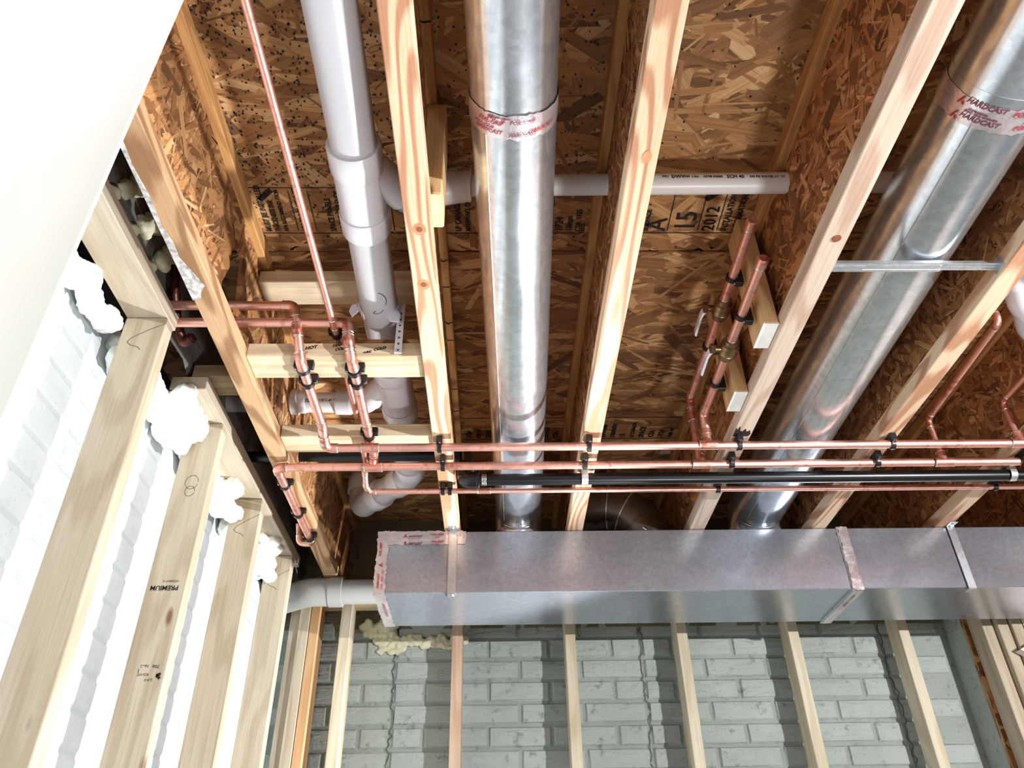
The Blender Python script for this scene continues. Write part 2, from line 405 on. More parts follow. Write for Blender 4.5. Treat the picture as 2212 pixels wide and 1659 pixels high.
solo('floor', G().box(-1.0, 3.2, -2.6, 3.2, -1.40, -1.30, 0), M['concrete'], None, None, kind='structure')
ceil = solo('ceiling', G().box(-1.1, 3.2, -2.6, 3.25, T + .021, T + .06, 0), M['gap'], None, None, kind='structure')
for y0, y1, n in ((-1.0, .247, 3200), (.251, 1.431, 9500), (1.4355, 2.614, 8500), (2.618, 3.1, 2600)):
    pn = part('osb_panel', G().box(-1.0, 2.6, y0, y1, T + .0025, T + .0205, .001), M['osb'], ceil)
    strands('strands', pn, (-.72, y0, T + .0025), (1, 0, 0), (0, 1, 0), (0, 0, -1), 2.75, y1 - y0, int(n * .8), 0, .62 if y0 < 1.4 else .40, (.08, .23), (.016, .050), 1.12)
    if abs(y0 - .251) < .01:
        # mill print: two ruled lines and a band of lettering that reads across the joists
        zz = T - .0004
        rule = strip([(-.70, 1.226), (1.6, 1.226)], .0022, lambda a, b: (a, b, zz))
        for pq in ([(-.70, 1.368), (1.6, 1.368)],): rule.add(*(lambda q: (q.v, q.f))(strip(pq, .0022, lambda a, b: (a, b, zz))))
        def vt(x, y):    # lettering turned a quarter: text runs towards the camera
            return lambda a, b: (x - b, y - a, zz)
        blocks = [(-.548, 'MUST BE INSTALLED', .019), (-.527, 'THICKNESS DIR', .017), (-.506, 'APA RECOMMEND /TION', .014), (-.462, 'APA PRODUCE SUPP', .018), (-.415, '', 0),
                  (-.392, 'SPACE PANELS', .0195), (-.368, '1/8 INCH AT ENDS', .0185), (-.344, '1/8 INCH AT EDGES', .0175), (-.212, 'LP CUSTOMER', .0195), (-.19, '1-800-048', .0235),
                  (-.088, 'LP CANADA', .0195), (-.064, 'MANIWAKI, QC', .017), (.126, 'CONSTRUCTION GRADE', .0125), (.158, '1F24', .026), (.182, '18mm', .022), (.204, 'CSA  0325', .018), (.216, '2012', .014),
                  (.316, 'CONSTRUCTION SHEATHING', .0105), (.342, 'OSB', .034), (.398, 'A', .070), (.468, '15', .072), (.526, '2012', .044), (.565, 'INSTALLATION', .021), (.592, 'INFORMATION', .021), (.36, 'SURFACE', .0)]
        tx = G()
        for x, s_, h in blocks:
            if h: put_text(tx, s_, h, vt(x, 1.362), sx=.82 if len(s_) > 9 else .9, bold=.0006)
        put_text(tx, 'SURFACE', .017, vt(.372, 1.362), bold=.0005)
        for x in (-.478, -.434, -.33, -.245, .112, .14, .425, .50, .548): tx.add(*(lambda q: (q.v, q.f))(strip([(x, 1.235), (x, 1.36)], .0022, lambda a, b: (a, b, zz))))
        for x in (-.55, .50): tx.add(*(lambda q: (q.v, q.f))(strip([(x, 1.262), (x + .034, 1.232)], .014, lambda a, b: (a, b, zz))))
        part('printed_lines', rule, M['ink'], pn); part('printed_lettering', tx, M['ink'], pn, 'black mill print')
        # ink speckle sprayed over the nearer half of the sheet
        sp = G()
        for _ in range(3600):
            x = RNG.uniform(-.57, .36) if RNG.random() < .93 else RNG.uniform(.36, .9); y = RNG.uniform(.45, 1.22) if RNG.random() < .94 else RNG.uniform(1.22, 1.42)
            if x > -.15 and RNG.random() < .55: continue
            r1, r2 = RNG.uniform(.0012, .0030), RNG.uniform(.0016, .0040); a0 = RNG.uniform(0, 3)
            sp.add([(x + r1 * math.cos(a0 + k * PI / 2.5), y + r2 * math.sin(a0 + k * PI / 2.5), zz - .0001) for k in range(5)], [(0, 1, 2, 3, 4)])
        part('ink_speckle', sp, M['ink'], pn, kind='stuff')
    if abs(y0 - 1.4355) < .01:
        tx = G(); zz = T - .0004
        for i, x in enumerate(np.arange(-.09, 1.0, .033)):
            w = ['1F24', 'OSB 18', '2R48', 'SIZED FOR', 'EXPOSURE', 'STRENGTH', '15', 'LP CANADA', 'SPACE', 'CSA'][i % 10]
            put_text(tx, w, .026 if len(w) < 6 else .019, lambda a, b, x=x: (x - b, 2.33 - a, zz), sx=.9, bold=.0008)
        for y in (2.205, 2.338): tx.add(*(lambda q: (q.v, q.f))(strip([(-.70, y), (1.6, y)], .0024, lambda a, b: (a, b, zz))))
        part('printed_lettering', tx, M['ink'], pn, 'black mill print')
        lb = part('paper_label', G().box(.588, .632, 2.40, 2.445, T - .0012, T - .0004, 0), M['label'], pn, 'small white paper label')
        lt = G()
        for i in range(4): put_text(lt, ['18/32', 'OSB PANEL', '3 25 0', '|||||||||'][i], .008, lambda a, b, i=i: (.592 + a, 2.409 + i * .010 - b, T - .0014))
        part('label_print', lt, M['ink'], lb)

# ---- back wall: painted brick-pattern concrete below, bare old foundation above
def rough_sheet(nu, nv, fn, amp, seed=0):
    g = G(); r = np.random.default_rng(seed); h = r.normal(0, 1, (nv + 1, nu + 1))
    for _ in range(1): h = (h + np.roll(h, 1, 0) + np.roll(h, 1, 1) + np.roll(h, -1, 0)) / 2.2
    v = [fn(i / nu, j / nv, h[j, i] * amp) for j in range(nv + 1) for i in range(nu + 1)]
    f = [(j * (nu + 1) + i, j * (nu + 1) + i + 1, (j + 1) * (nu + 1) + i + 1, (j + 1) * (nu + 1) + i) for j in range(nv) for i in range(nu)]
    return g.add(v, f, True)
wb = solo('wall_back', G().box(-1.0, 3.2, YB + .008, YB + .3, -1.30, 1.05, 0), M['joint_back'], None, None, kind='structure')
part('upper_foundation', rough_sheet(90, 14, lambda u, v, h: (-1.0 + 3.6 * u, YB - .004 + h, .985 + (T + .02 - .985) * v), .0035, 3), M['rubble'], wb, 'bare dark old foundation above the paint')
bh, bl, jw = .0765, .2290, .009
def brick_mesh(name, L, seed, d=.009, rgh=1.0):
    """rock-faced brick, front face towards -y, rounded rim and a slightly uneven face"""
    r = np.random.default_rng(seed); H = bh - jw; g = G()
    xs = [0, .07 * .2, L - .014, L]; v = []; 
    fr = lambda x, z, y: (x, y, z)
    ring0 = [(0, 0), (L, 0), (L, H), (0, H)]; i1 = .006
    ring1 = [(i1, i1), (L - i1, i1), (L - i1, H - i1), (i1, H - i1)]
    v = [fr(x, z, 0) for x, z in ring0] + [fr(x + r.uniform(-.002, .002), z + r.uniform(-.0015, .0015), -d + r.uniform(-.001, .002) * rgh) for x, z in ring1]
    mids = [fr(L * (k + 1) / 4, z, -d - r.uniform(0, .003) * rgh) for z in (H * .35, H * .68) for k in range(3)]
    v += mids
    f = [(0, 1, 5, 4), (1, 2, 6, 5), (2, 3, 7, 6), (3, 0, 4, 7)]
    f += [(4, 5, 10, 9), (4, 9, 8), (4, 8, 11, 7), (8, 9, 12, 11), (9, 10, 13, 12), (10, 5, 6, 13), (7, 11, 12), (7, 12, 6), (12, 13, 6)]
    g.add(v, f); return g.mesh(name)
BM_full = [brick_mesh('brick', bl - jw, i) for i in range(5)]; BM_half = [brick_mesh('brick', bl / 2 - jw, 9 + i) for i in range(3)]
def brick(parent, me, loc, mat, rot=0):
    o = bpy.data.objects.new('brick', me); COL.objects.link(o); o.parent = parent; po = root_loc(parent)
    o.location = (loc[0] - po[0], loc[1] - po[1], loc[2] - po[2]); o.rotation_euler = (0, 0, rot)
    if not me.materials: me.materials.append(mat)
    return o
for me in BM_full + BM_half: me.materials.append(M['brick_back'])
panel_x = [-1.292, -.376, .541, 1.457]
for row in range(-1, 8):
    z = .946 - bh * (row + 1) if row >= 0 else .946
    odd = row % 2 == 0
    for p0 in panel_x:
        spans = [(0, .5), (.5, 1.5), (1.5, 2.5), (2.5, 3.5), (3.5, 4)] if odd else [(0, 1), (1, 2), (2, 3), (3, 4)]
        for a, b in spans:
            x0 = p0 + a * bl; half = b - a < .9; w = bl / 2 if half else bl
            if x0 < -.90 or x0 + w > 1.75: continue
            brick(wb, random.choice(BM_half if half else BM_full), (x0 + jw / 2, YB + .008, z + jw / 2), M['brick_back'])
# the crack and panel seams
for i, px in enumerate((-.376, .541, 1.457)):
    pts = [(px + RNG.normal(0, .0045) + .004 * math.sin(z * 21), z) for z in np.arange(.30, 1.0, .014)]
    part('seam_crack', strip(pts, .0034, lambda a, b: (a, YB - .0005, b)), M['crack'], wb)
wr = solo('wall_right', G().box(1.714, 1.80, 2.872, YB + .05, -1.3, 1.10, .002), M['brick_back'], None, None, kind='structure')

# ---- left wall
XL = -.862
wl = solo('wall_left', G().box(XL - .3, XL, -2.2, 3.2, -1.30, 1.10, 0), brick_paint('painted_joint_left', (204, 212, 216), (170, 178, 180), .2, False), None, None, kind='structure')
part('upper_foundation', rough_sheet(70, 14, lambda u, v, h: (-.762 + h, .1 + 2.95 * u, 1.172 + (T + .02 - 1.172) * v), .006, 5), M['rubble_dark'], wl, 'bare dark old foundation above the paint')
BL_full = [brick_mesh('brick', bl - jw, 30 + i, .0030, .12) for i in range(5)]; BL_half = [brick_mesh('brick', bl / 2 - jw, 39 + i, .0030, .12) for i in range(3)]
for me in BL_full + BL_half: me.materials.append(M['brick_left'])
for row in range(0, 12):
    z = 1.02 - bh * row; odd = row % 2 == 0
    for k in range(11):
        y0 = .42 + k * bl + (bl / 2 if odd else 0)
        brick(wl, random.choice(BL_full), (XL, y0 + jw / 2, z + jw / 2), M['brick_left'], PI / 2)

# ================================================================== floor joists
ORD = ['first', 'second', 'third', 'fourth', 'fifth', 'sixth', 'seventh']
JL = ['brown wooden I-joist with a torn web beside the bright left wall', 'wooden I-joist with two big knots between white drain and shiny round duct',
      'wooden I-joist with wavy grain right of the narrower round duct', 'pale whitish wooden I-joist carrying the two valve boards',
      'wooden I-joist with orange streak right of the wide round duct', 'dim wooden I-joist meeting the sheet-metal hanger strap at far right', 'dark I-joist beyond the sixth one, only its web showing at the right edge']
def i_joist(i):
    x0 = JX[i]; x1 = x0 + FW; xm = (x0 + x1) / 2; y1 = YB - .002
    t = thing('i_joist', JL[i], 'joist', (xm, 1.0, BZ), 'floor joists under the deck')
    fm = M['flange_old'] if i == 0 else M['flange_white'] if i == 3 else M['flange']
    bf = part('bottom_flange', G().box(x0, x1, YF, y1, BZ, BZ + FH, .0018), fm, t)
    part('top_flange', G().box(x0, x1, YF, y1, T - FH, T - .0005, .0018), M['flange_top'], t)
    h = T - BZ - 2 * FH; z0 = BZ + FH
    if i == 0:
        # web with a ragged rectangular cut near the copper pipes
        poly = [(YF, z0), (1.275, z0), (1.262, z0 + .05), (1.28, z0 + .11), (1.27, z0 + .15), (1.30, z0 + .19), (1.34, z0 + .20), (1.352, z0 + .165), (1.37, z0 + .1), (1.375, z0 + .04), (1.385, z0), (y1, z0), (y1, T - FH), (YF, T - FH)]
        web = part('web', G().prism(poly, xm - .005, xm + .005, lambda a, b, e: (e, a, b)), M['osb'], t)
        hole = lambda cu, cv: (cu > 1.21 - .30) & (cu < 1.42 - .30) & (cv < .215)
        strands('strands', web, (xm + .005, .30, z0), (0, 1, 0), (0, 0, 1), (1, 0, 0), 2.66, h, 2600, 1.0, .6, (.05, .15), (.008, .03), 1.05, .4, hole)
        fr = G(); outl = [(1.16, z0 + .0), (1.235, z0 + .0), (1.25, z0 + .03), (1.235, z0 + .08), (1.20, z0 + .10), (1.17, z0 + .07)]
        part('film_residue', G().prism([(-.6162, .55), (-.609, .62), (-.6115, .74), (-.607, .82), (-.611, .88), (-.606, .95), (-.609, 1.02), (-.602, 1.06), (-.604, 1.10), (-.588, 1.15), (-.580, 1.18), (-.591, 1.195), (-.598, 1.215), (-.6162, 1.222)], BZ - .0022, BZ - .0003, lambda a, b, e: (a, b, e)), M['film'], t, 'torn white film stuck along the flange')
    else:
        web = part('web', G().box(xm - .005, xm + .005, YF, y1, z0 - .004, T - FH + .004, 0), M['osb'], t)
        sd = 1 if i < 2 else -1
        strands('strands', web, (xm + sd * .005, .25, z0), (0, 1, 0), (0, 0, 1), (sd, 0, 0), 2.70, h, 2400, .8, .8, (.04, .11), (.008, .03), .92, .9)
    if i == 1:
        fm_ = G()
        for yy, hh in ((.62, .012), (.80, .004), (1.10, .012), (1.30, .004), (1.42, .014), (1.52, .004), (1.66, .016), (1.74, .004), (1.98, .004), (2.1, .010)):
            pt = [(xm + .006, yy), (xm + .012, yy + hh * .7), (xm + .018, yy + hh * .3), (x1, yy + hh * .2)]
            q = strip(pt, .0042, lambda a, b: (a, b, T - FH - .0005)); fm_.add(q.v, q.f)
        part('felt_pen_marks', fm_, M['ink'], t, kind='stuff')
    if i == 1:    # two large knots and black felt-pen ticks on the top flange
        for ky, kx in ((1.028, .53), (1.178, .45)):
            kx = x0 + FW * kx
            k = G(); 
            for rr, dz in ((.0155, .0003), (.0105, .0005)):
                k.prism([(kx + rr * .8 * math.cos(q * PI / 8), ky + rr * math.sin(q * PI / 8)) for q in range(16)], BZ - dz, BZ + .001, lambda a, b, e: (a, b, e))
            kn = part('knot', k, M['knot'], bf)
            part('knot_core', G().prism([(kx + .006 * math.cos(q * PI / 6), ky + .0072 * math.sin(q * PI / 6)) for q in range(12)], BZ - .0007, BZ, lambda a, b, e: (a, b, e)), M['knot_dark'], bf)
    return t
M['knot'] = plain('knot_wood', (206, 142, 96), .6, vary=.18, nscale=60); M['knot_dark'] = plain('knot_core', (146, 84, 52), .6, vary=.25, nscale=80)
joists = [i_joist(i) for i in range(7)]
kn = part('knot', G().prism([(.6229 + .026 + .009 * math.cos(q * PI / 7), 1.052 + .009 * math.sin(q * PI / 7)) for q in range(14)], BZ - .0012, BZ, lambda a, b, e: (a, b, e)), M['knot_dark'], joists[3])
kn = part('knot', G().prism([(.2287 + .03 + .008 * math.cos(q * PI / 7), .862 + .013 * math.sin(q * PI / 7)) for q in range(14)], BZ - .0012, BZ, lambda a, b, e: (a, b, e)), M['knot'], joists[2])
# blackened end of the fourth joist's flange where the pipes were soldered
part('scorch', G().prism([(.6235, 1.722), (.629, 1.735), (.632, 1.716), (.637, 1.738), (.644, 1.742), (.650, 1.728), (.655, 1.744), (.662, 1.736), (.668, 1.752), (.664, 1.764), (.6235, 1.764)], BZ - .0012, BZ - .0002, lambda a, b, e: (a, b, e)), plain('scorched_wood', (40, 26, 20), .8), joists[3], 'scorched black patch')

# ================================================================== blocking
def board(label, x0, x1, y0, y1, z0, z1, mat, name='blocking_board', cat='blocking', group=None): return solo(name, G().box(x0, x1, y0, y1, z0, z1, .002), mat, label, cat, group)
wx = lambda i: JX[i] + FW / 2
board('pale flat blocking board high between the first two joists, crossing above the big white drain', wx(0) + .006, wx(1) - .006, 1.448, 1.534, 1.345, 1.383, M['block_x'])
b2 = board('bright flat blocking board with handwritten HOT and COLD notes', JX[0] + FW, JX[1], 1.430, 1.515, 1.100, 1.138, M['block_x'])
board('speckled board strip lying on the lettered blocking board beside the drain', -.345, JX[1] - .001, 1.432, 1.50, 1.139, 1.151, M['osb'], 'board_strip', 'board')
board('flat blocking board beside the upper copper main, between the first two joists', JX[0] + FW, JX[1], 1.776, 1.858, 1.100, 1.138, M['block_x'])
board('dark-faced blocking stub lying on the far top plate, beside the brown joist', -.756, JX[0] + .018, 1.600, 1.684, 1.1675, 1.205, M['block_x_dark'])
hw = lambda x, z: (lambda a, b: (x + a * .97 + b * .12, 1.4296, z + b + a * .22))
f_ = lambda a, b: (a, 1.4296, b)
for words, strokes in (([('HOT', .0125, -.434, 1.121)], [[(-.427, 1.113), (-.435, 1.105)], [(-.435, 1.112), (-.435, 1.105), (-.429, 1.106)]]),
        ([('HARD', .0115, -.372, 1.129), ('COLD', .0105, -.366, 1.117)], [[(-.334, 1.118), (-.328, 1.132)], [(-.334, 1.128), (-.328, 1.132), (-.323, 1.127)]]),
        ([('COLD', .0105, -.278, 1.117), ('AC', .009, -.295, 1.110)], [[(-.302, 1.108), (-.284, 1.112)], [(-.302, 1.108), (-.296, 1.112)]])):
    tx = G()
    for w, h, x, z in words: put_text(tx, w, h, hw(x, z), bold=.0006)
    for st in strokes:
        q = strip(st, .0016, f_); tx.add(q.v, q.f)
    part('handwriting', tx, M['ink'], b2)
# squash block standing against the second joist
sq = thing('squash_block', 'short upright wood block standing against the second joist beside the shiny duct', 'block', (-.116, 1.0, 1.115))
part('timber', G().box(-.136, -.097, .976, 1.061, 1.126, 1.393, .002), M['block_z'], sq)
part('end_grain', G().box(-.1345, -.0985, .978, 1.059, 1.124, 1.126, .0004), plain('end_grain', (232, 206, 160), .7, vary=.16, nscale=60), sq, 'pale end grain')
# two upright boards with white ends that carry the valve pipes
for k, (y0, y1, lab) in enumerate(((1.321, 1.409, 'upright board with white end nearer the camera, holding the capped copper pipes'), (1.583, 1.669, 'upright board with white end nearer the copper mains, behind the brass valves'))):
    t = thing('upright_board', lab, 'board', (.605, y0, 1.10), 'boards carrying the valve pipes')
    part('timber', G().box(.5865, .6222, y0, y1, 1.1025, T - .001, .002), M['block_z'], t)
    part('painted_end', G().box(.587, .6217, y0 + .0005, y1 - .0005, 1.1002, 1.1027, .0003), M['end_paint'], t, 'white painted end')
    g = strip([(y0 + .03, 1.17), (y0 + .03, 1.20), (y0 + .034, 1.205)], .003, lambda a, b: (.586, a, b)); part('pen_mark', g, M['ink'], t)

# ================================================================== left wall framing
xs0, xs1 = -.802, -.713
SY = [1.327, 1.754, 2.181, 2.609]; PZ = 1.129
sl = ['pale wall stud nearest the camera on the left brick wall', 'pale wall stud stamped PREMIUM, second along the left wall', 'pale wall stud third along the left wall, before the last one', 'pale wall stud at the far end of the left wall, by the grey elbow pipe']
studs = []
board('near top plate of the left stud wall, its end above the nearest stud', xs0, xs1, -.6, 1.376, PZ, PZ + .038, M['stud_y'], 'top_plate', 'plate')
board('far top plate of the left stud wall, its grey end facing the camera', xs0, xs1, 1.598, 2.72, PZ, PZ + .038, M['stud_y'], 'top_plate', 'plate')
for i, y in enumerate(SY):
    s_ = solo('wall_stud', G().box(xs0, xs1, y, y + .038, -1.22, PZ - .001, .0018), M['stud'], sl[i], 'stud', 'studs on the left wall'); studs.append(s_)
    # pencil layout squiggle
    z = 1.065 if i < 2 else 1.03
    if i != 1:
        g = strip([(-.715, z + .045), (-.745, z + .028), (-.775, z + .008), (-.783, z - .004), (-.775, z - .012), (-.757, z - .018), (-.75, z - .026)], .0016, lambda a, b, y=y: (a, y - .0006, b))
        part('pencil_mark', g, M['ink_pencil'], s_)
fS = lambda x, z: (lambda a, b: (x - a, SY[1] - .0006, z - b))          # lettering stands upside down on the stud
tx = G(); put_text(tx, 'PREMIUM', .0155, fS(-.728, .682), bold=.0004); put_text(tx, '107226N017 10', .0075, fS(-.730, .698), sx=.75)
part('grade_stamp', tx, M['ink'], studs[1], 'black stamp PREMIUM'); tx = G()
put_text(tx, 'S-P-F', .0085, fS(-.737, .478)); put_text(tx, 'KD-HT', .0080, fS(-.748, .489)); put_text(tx, '706', .011, fS(-.728, .506)); put_text(tx, 'No.2', .0085, fS(-.752, .507)); put_text(tx, '1', .012, fS(-.768, .497))
q = strip([(-.722, .480), (-.731, .487), (-.722, .490)], .006, lambda a, b: (a, SY[1] - .0006, b)); tx.add(q.v, q.f)
part('grade_stamp', tx, M['ink'], studs[1], 'black mill stamp')
g = G()
for cz, rr in ((.930, .012), (.955, .016)):
    q = strip([(-.757 + rr * math.cos(k * .5), cz + rr * 1.2 * math.sin(k * .5)) for k in range(13)], .0014, lambda a, b: (a, SY[1] - .0006, b)); g.add(q.v, q.f)
part('pencil_mark', g, M['ink_pencil'], studs[1])

# back wall framing
YS = 2.846
board('top plate of the back stud wall, hidden above the grey pipe and trunk duct', -.70, 1.74, YS, YS + .087, 1.042, 1.080, wood('back_plate_lumber', 'X', (220, 204, 170), (200, 178, 140), (108, 70, 44)), 'top_plate', 'plate')
bl_ = ['back wall stud left of the trunk duct end, under the grey pipe', 'reddish back wall stud below the first duct hanger strap', 'back wall stud second to the right of the reddish one', 'back wall stud third from the right, below the trunk duct', 'back wall stud second from the right below the trunk duct', 'rightmost back wall stud, beside the grey wall corner']
for i in range(6):
    x = -.5668 + .4064 * i
    solo('wall_stud', G().box(x, x + .038, YS, YS + .087, -1.22, 1.0415, .0018), M['stud_orange'] if False else M['stud_pink'] if i == 1 and 'stud_pink' in M else M['stud_back'], bl_[i], 'stud', 'studs on the back wall')
solo('wall_stud', G().box(-.757, -.720, 2.875, 2.962, -1.22, 1.05, .0018), M['stud'], 'tan corner stud in shade behind the far left stud', 'stud', 'corner studs')
solo('wall_stud', G().box(-.717, -.680, YS, YS + .087, -1.22, 1.05, .0018), M['stud'], 'pale corner stud beside the orange stud', 'stud', 'corner studs')
solo('wall_stud', G().box(-.678, -.645, YS + .004, YS + .091, -1.22, 1.0415, .0018), M['stud_orange'], 'orange-tinted corner stud nailed to the pale one', 'stud', 'corner studs')

# ================================================================== copper water lines
R34, R12 = .0109, .0078
ZP = 1.062
# upper main: from the wall at left, down over the lettered board, then across all joists
t = thing('copper_line', 'uppermost of the three long copper mains crossing the joists', 'pipe', (-.44, 1.773, ZP))
copper_run(t, [(-.80, 1.374, 1.205), (-.458, 1.376, 1.203), (-.448, 1.392, 1.145), (-.437, 1.425, 1.078), (-.437, 1.685, 1.078), (-.440, 1.738, 1.067), (-.440, 1.773, ZP), (2.5, 1.770, ZP)], R34, .017)
coupling(t, (-.327, 1.773, ZP), (1, 0, 0), R34, .044)
coupling(t, (.556, 1.770, ZP), (1, 0, 0), R34, .046, 'tee', (0, .15, 1))
copper_run(t, [(.557, 1.772, ZP + .005), (.557, 1.768, 1.11), (.555, 1.755, 1.150), (.555, 1.185, 1.150)], R34, .017)
coupling(t, (1.386, 1.770, ZP), (1, 0, 0), R34, .05, 'tee', (0, 0, 1))
copper_run(t, [(1.386, 1.770, ZP), (1.386, 1.77, 1.193), (1.386, 1.40, 1.193)], R12, .017)
part('pipe', G().sweep([(-.350, 1.773, ZP + .012), (-.352, 1.80, 1.0862), (-.356, 1.905, 1.0862)], R12, 14), M['copper'], t)
def valve(t, x, y, z, lab):
    b = part('ball_valve', G().sweep([(x, y - .034, z), (x, y - .034, z), (x, y - .022, z), (x, y - .020, z), (x, y - .012, z), (x, y - .011, z), (x, y + .008, z), (x, y + .010, z), (x, y + .020, z), (x, y + .022, z), (x, y + .034, z), (x, y + .034, z)],
             [.0112, .0170, .0175, .0215, .0232, .0215, .0215, .0232, .0215, .0175, .0170, .0112], 18), M['brass'], t, lab)
    part('valve_stem', G().sweep([(x - .018, y, z), (x - .036, y, z)], .0085, 12).sweep([(x - .034, y, z), (x - .044, y, z)], .0120, 6), M['brass'], b)
    # lever: flat bent bar running away from the camera along the pipe
    pr = [(0, -.004), (.012, -.012), (.030, -.014), (.095, -.014), (.100, -.011), (.100, -.008), (.030, -.009), (.014, -.006), (.004, .002)]
    part('valve_handle', G().prism([(y + a, x - .034 + bb) for a, bb in pr], z - .0075, z + .0075, lambda a, bb, e: (bb, a, e)), M['white_plastic'], b, 'white lever handle')
    q = G(); put_text(q, 'WATER 600 WOG', .0085, lambda a, bb: (x - .0487, y + .034 + a, z - bb)); part('handle_print', q, M['ink'], b)
    for s in (-1, 1): part('solder_ring', G().ring((x, y + s * .035, z), (0, 1, 0), R34, .004, .0018, 16), M['solder'], b)
valve(t, .555, 1.473, 1.150, 'brass ball valve nearer the mains')
def cap(t, x, y, z):
    c = part('end_cap', G().sweep([(x, y + .022, z), (x, y, z), (x, y - .003, z)], [R34 * 1.16, R34 * 1.16, R34 * .9], 16), M['copper_fit'], t)
    part('solder_ring', G().ring((x, y + .025, z), (0, 1, 0), R34, .008, .0012, 16), M['solder'], c)
cap(t, .555, 1.172, 1.150)

# second main
t = thing('copper_line', 'second long copper main, just above the black pipe, with elbow under the brown joist', 'pipe', (-.59, 1.87, ZP))
copper_run(t, [(-.640, 2.365, 1.10), (-.628, 2.375, 1.075), (-.594, 2.362, 1.07), (-.594, 1.885, 1.068), (-.56, 1.88, ZP), (2.5, 1.866, ZP)], [.017, .012, .012, .014, .014, .014], .017) if False else None
copper_run(t, [(-.594, 2.36, 1.071), (-.594, 1.880, 1.066), (2.5, 1.866, ZP)], R34, .017)
copper_run(t, [(-.594, 2.345, 1.071), (-.594, 2.385, 1.071), (-.635, 2.385, 1.075), (-.640, 2.36, 1.13)], R34 * .9, .014)
coupling(t, (-.332, 1.875, ZP), (1, 0, 0), R34, .048, 'tee', (0, -.25, 1))
copper_run(t, [(-.332, 1.875, ZP + .004), (-.330, 1.868, 1.0865), (-.328, 1.70, 1.0862), (-.322, 1.425, 1.078), (-.330, 1.398, 1.115), (-.337, 1.390, 1.164), (-.80, 1.388, 1.166)], R34, [0, .008, .0, .02, .017, .017, 0])
coupling(t, (.560, 1.870, ZP), (1, 0, 0), R34, .048, 'tee', (0, .15, 1))
copper_run(t, [(.558, 1.872, ZP + .004), (.557, 1.868, 1.215), (.555, 1.856, 1.266), (.555, 1.19, 1.266)], R34, .017)
valve(t, .555, 1.461, 1.266, 'brass ball valve nearer the capped ends'); cap(t, .555, 1.175, 1.266)
coupling(t, (1.227, 1.868, ZP), (1, 0, 0), R34, .05, 'tee', (0, 0, 1))
copper_run(t, [(1.227, 1.868, ZP), (1.226, 1.867, 1.20), (1.207, 1.437, 1.20), (1.205, 1.437, 1.43)], R12, .017)

# thin third line
t = thing('copper_line', 'thin copper pipe just below the black pipe, third of the long ones', 'pipe', (-.36, 2.02, 1.066))
copper_run(t, [(-.357, 1.905, 1.0862), (-.365, 1.94, 1.0862), (-.368, 1.99, 1.068), (-.362, 2.022, 1.066), (2.5, 2.022, 1.066)], R12, .012)
coupling(t, (-.035, 2.022, 1.066), (1, 0, 0), R12, .036)
# hard-water line over the blocking
t = thing('copper_line', 'long thin copper pipe running parallel to the joists beside the big white drain', 'pipe', (-.37, 1.2, 1.16))
copper_run(t, [(-.376, -.4, 1.157), (-.370, .66, 1.157), (-.366, 1.43, 1.157), (-.369, 1.79, 1.157)], R12, .01, fits=False)
coupling(t, (-.3665, 1.385, 1.157), (0, 1, 0), R12, .03)
# tarnished riser in the gap by the wall
t = thing('copper_riser', 'dark tarnished pipe bend in the gap behind the near top plate', 'pipe', (-.74, 1.42, 1.16))
copper_run(t, [(-.752, 1.30, 1.43), (-.742, 1.38, 1.24), (-.738, 1.43, 1.185), (-.728, 1.455, 1.155), (-.70, 1.44, 1.165)], .011, .014, 'copper_dark', 'copper_dark', True, False)

# ------------------------------------------------------------------ black clips: built once, then copied
def make_clip(r):
    t = thing('pipe_clip', 'clip', 'clip', (0, 0, 0))
    n = 12; g = G(); w = .0058; pr = [((r + .0006) * math.cos(PI + PI * k / n), (r + .0006) * math.sin(PI + PI * k / n)) for k in range(n + 1)] + [((r + .0036) * math.cos(2 * PI - PI * k / n), (r + .0036) * math.sin(2 * PI - PI * k / n)) for k in range(n + 1)]
    pr = [(-r - .0006, r + .011)] + pr[:n + 1] + [(r + .0006, r + .011), (r + .0036, r + .011)] + pr[n + 1:] + [(-r - .0036, r + .011)]
    for k in range(len(pr) // 2):     # U-shaped saddle as a ring of small quads
        pass
    inner = [(-r - .0006, r + .011)] + [((r + .0006) * math.cos(PI + PI * k / n), (r + .0006) * math.sin(PI + PI * k / n)) for k in range(n + 1)] + [(r + .0006, r + .011)]
    outer = [(-r - .0042, r + .011)] + [((r + .0042) * math.cos(PI + PI * k / n), (r + .0042) * math.sin(PI + PI * k / n)) for k in range(n + 1)] + [(r + .0042, r + .011)]
    for k in range(len(inner) - 1):
        q = [inner[k], inner[k + 1], outer[k + 1], outer[k]]
        g.prism(q, -w * .9, w * .9, lambda a, b, e: (e, a, b))
    part('saddle', g, M['black_plastic'], t)
    part('foot', G().box(-.0078, .0078, -r - .0115, r + .0115, r * .25, r + .0118, .0012), M['black_plastic'], t)
    part('nail', G().sweep([(0, -r - .0072, r * .25 + .001), (0, -r - .0072, r * .25 - .002)], .0030, 8), M['steel'], t, 'bright nail head')
    return t
clip_src = {R34: make_clip(R34), R12: make_clip(R12)}; used = set()
def clip(r, loc, rot, label, group='black pipe clips'):
    src = clip_src[r]
    if r in used:
        o = src.copy(); COL.objects.link(o)
        for ch in src.children:
            c = ch.copy(); COL.objects.link(c); c.parent = o
    else: o = src; used.add(r)
    o.location = (loc[0], loc[1], loc[2] + ZC); o.rotation_euler = rot; o['label'] = label; o['group'] = group; return o
jn = ['brown first', 'second', 'third', 'pale fourth', 'fifth', 'sixth']
jx = [x + FW / 2 for x in JX]
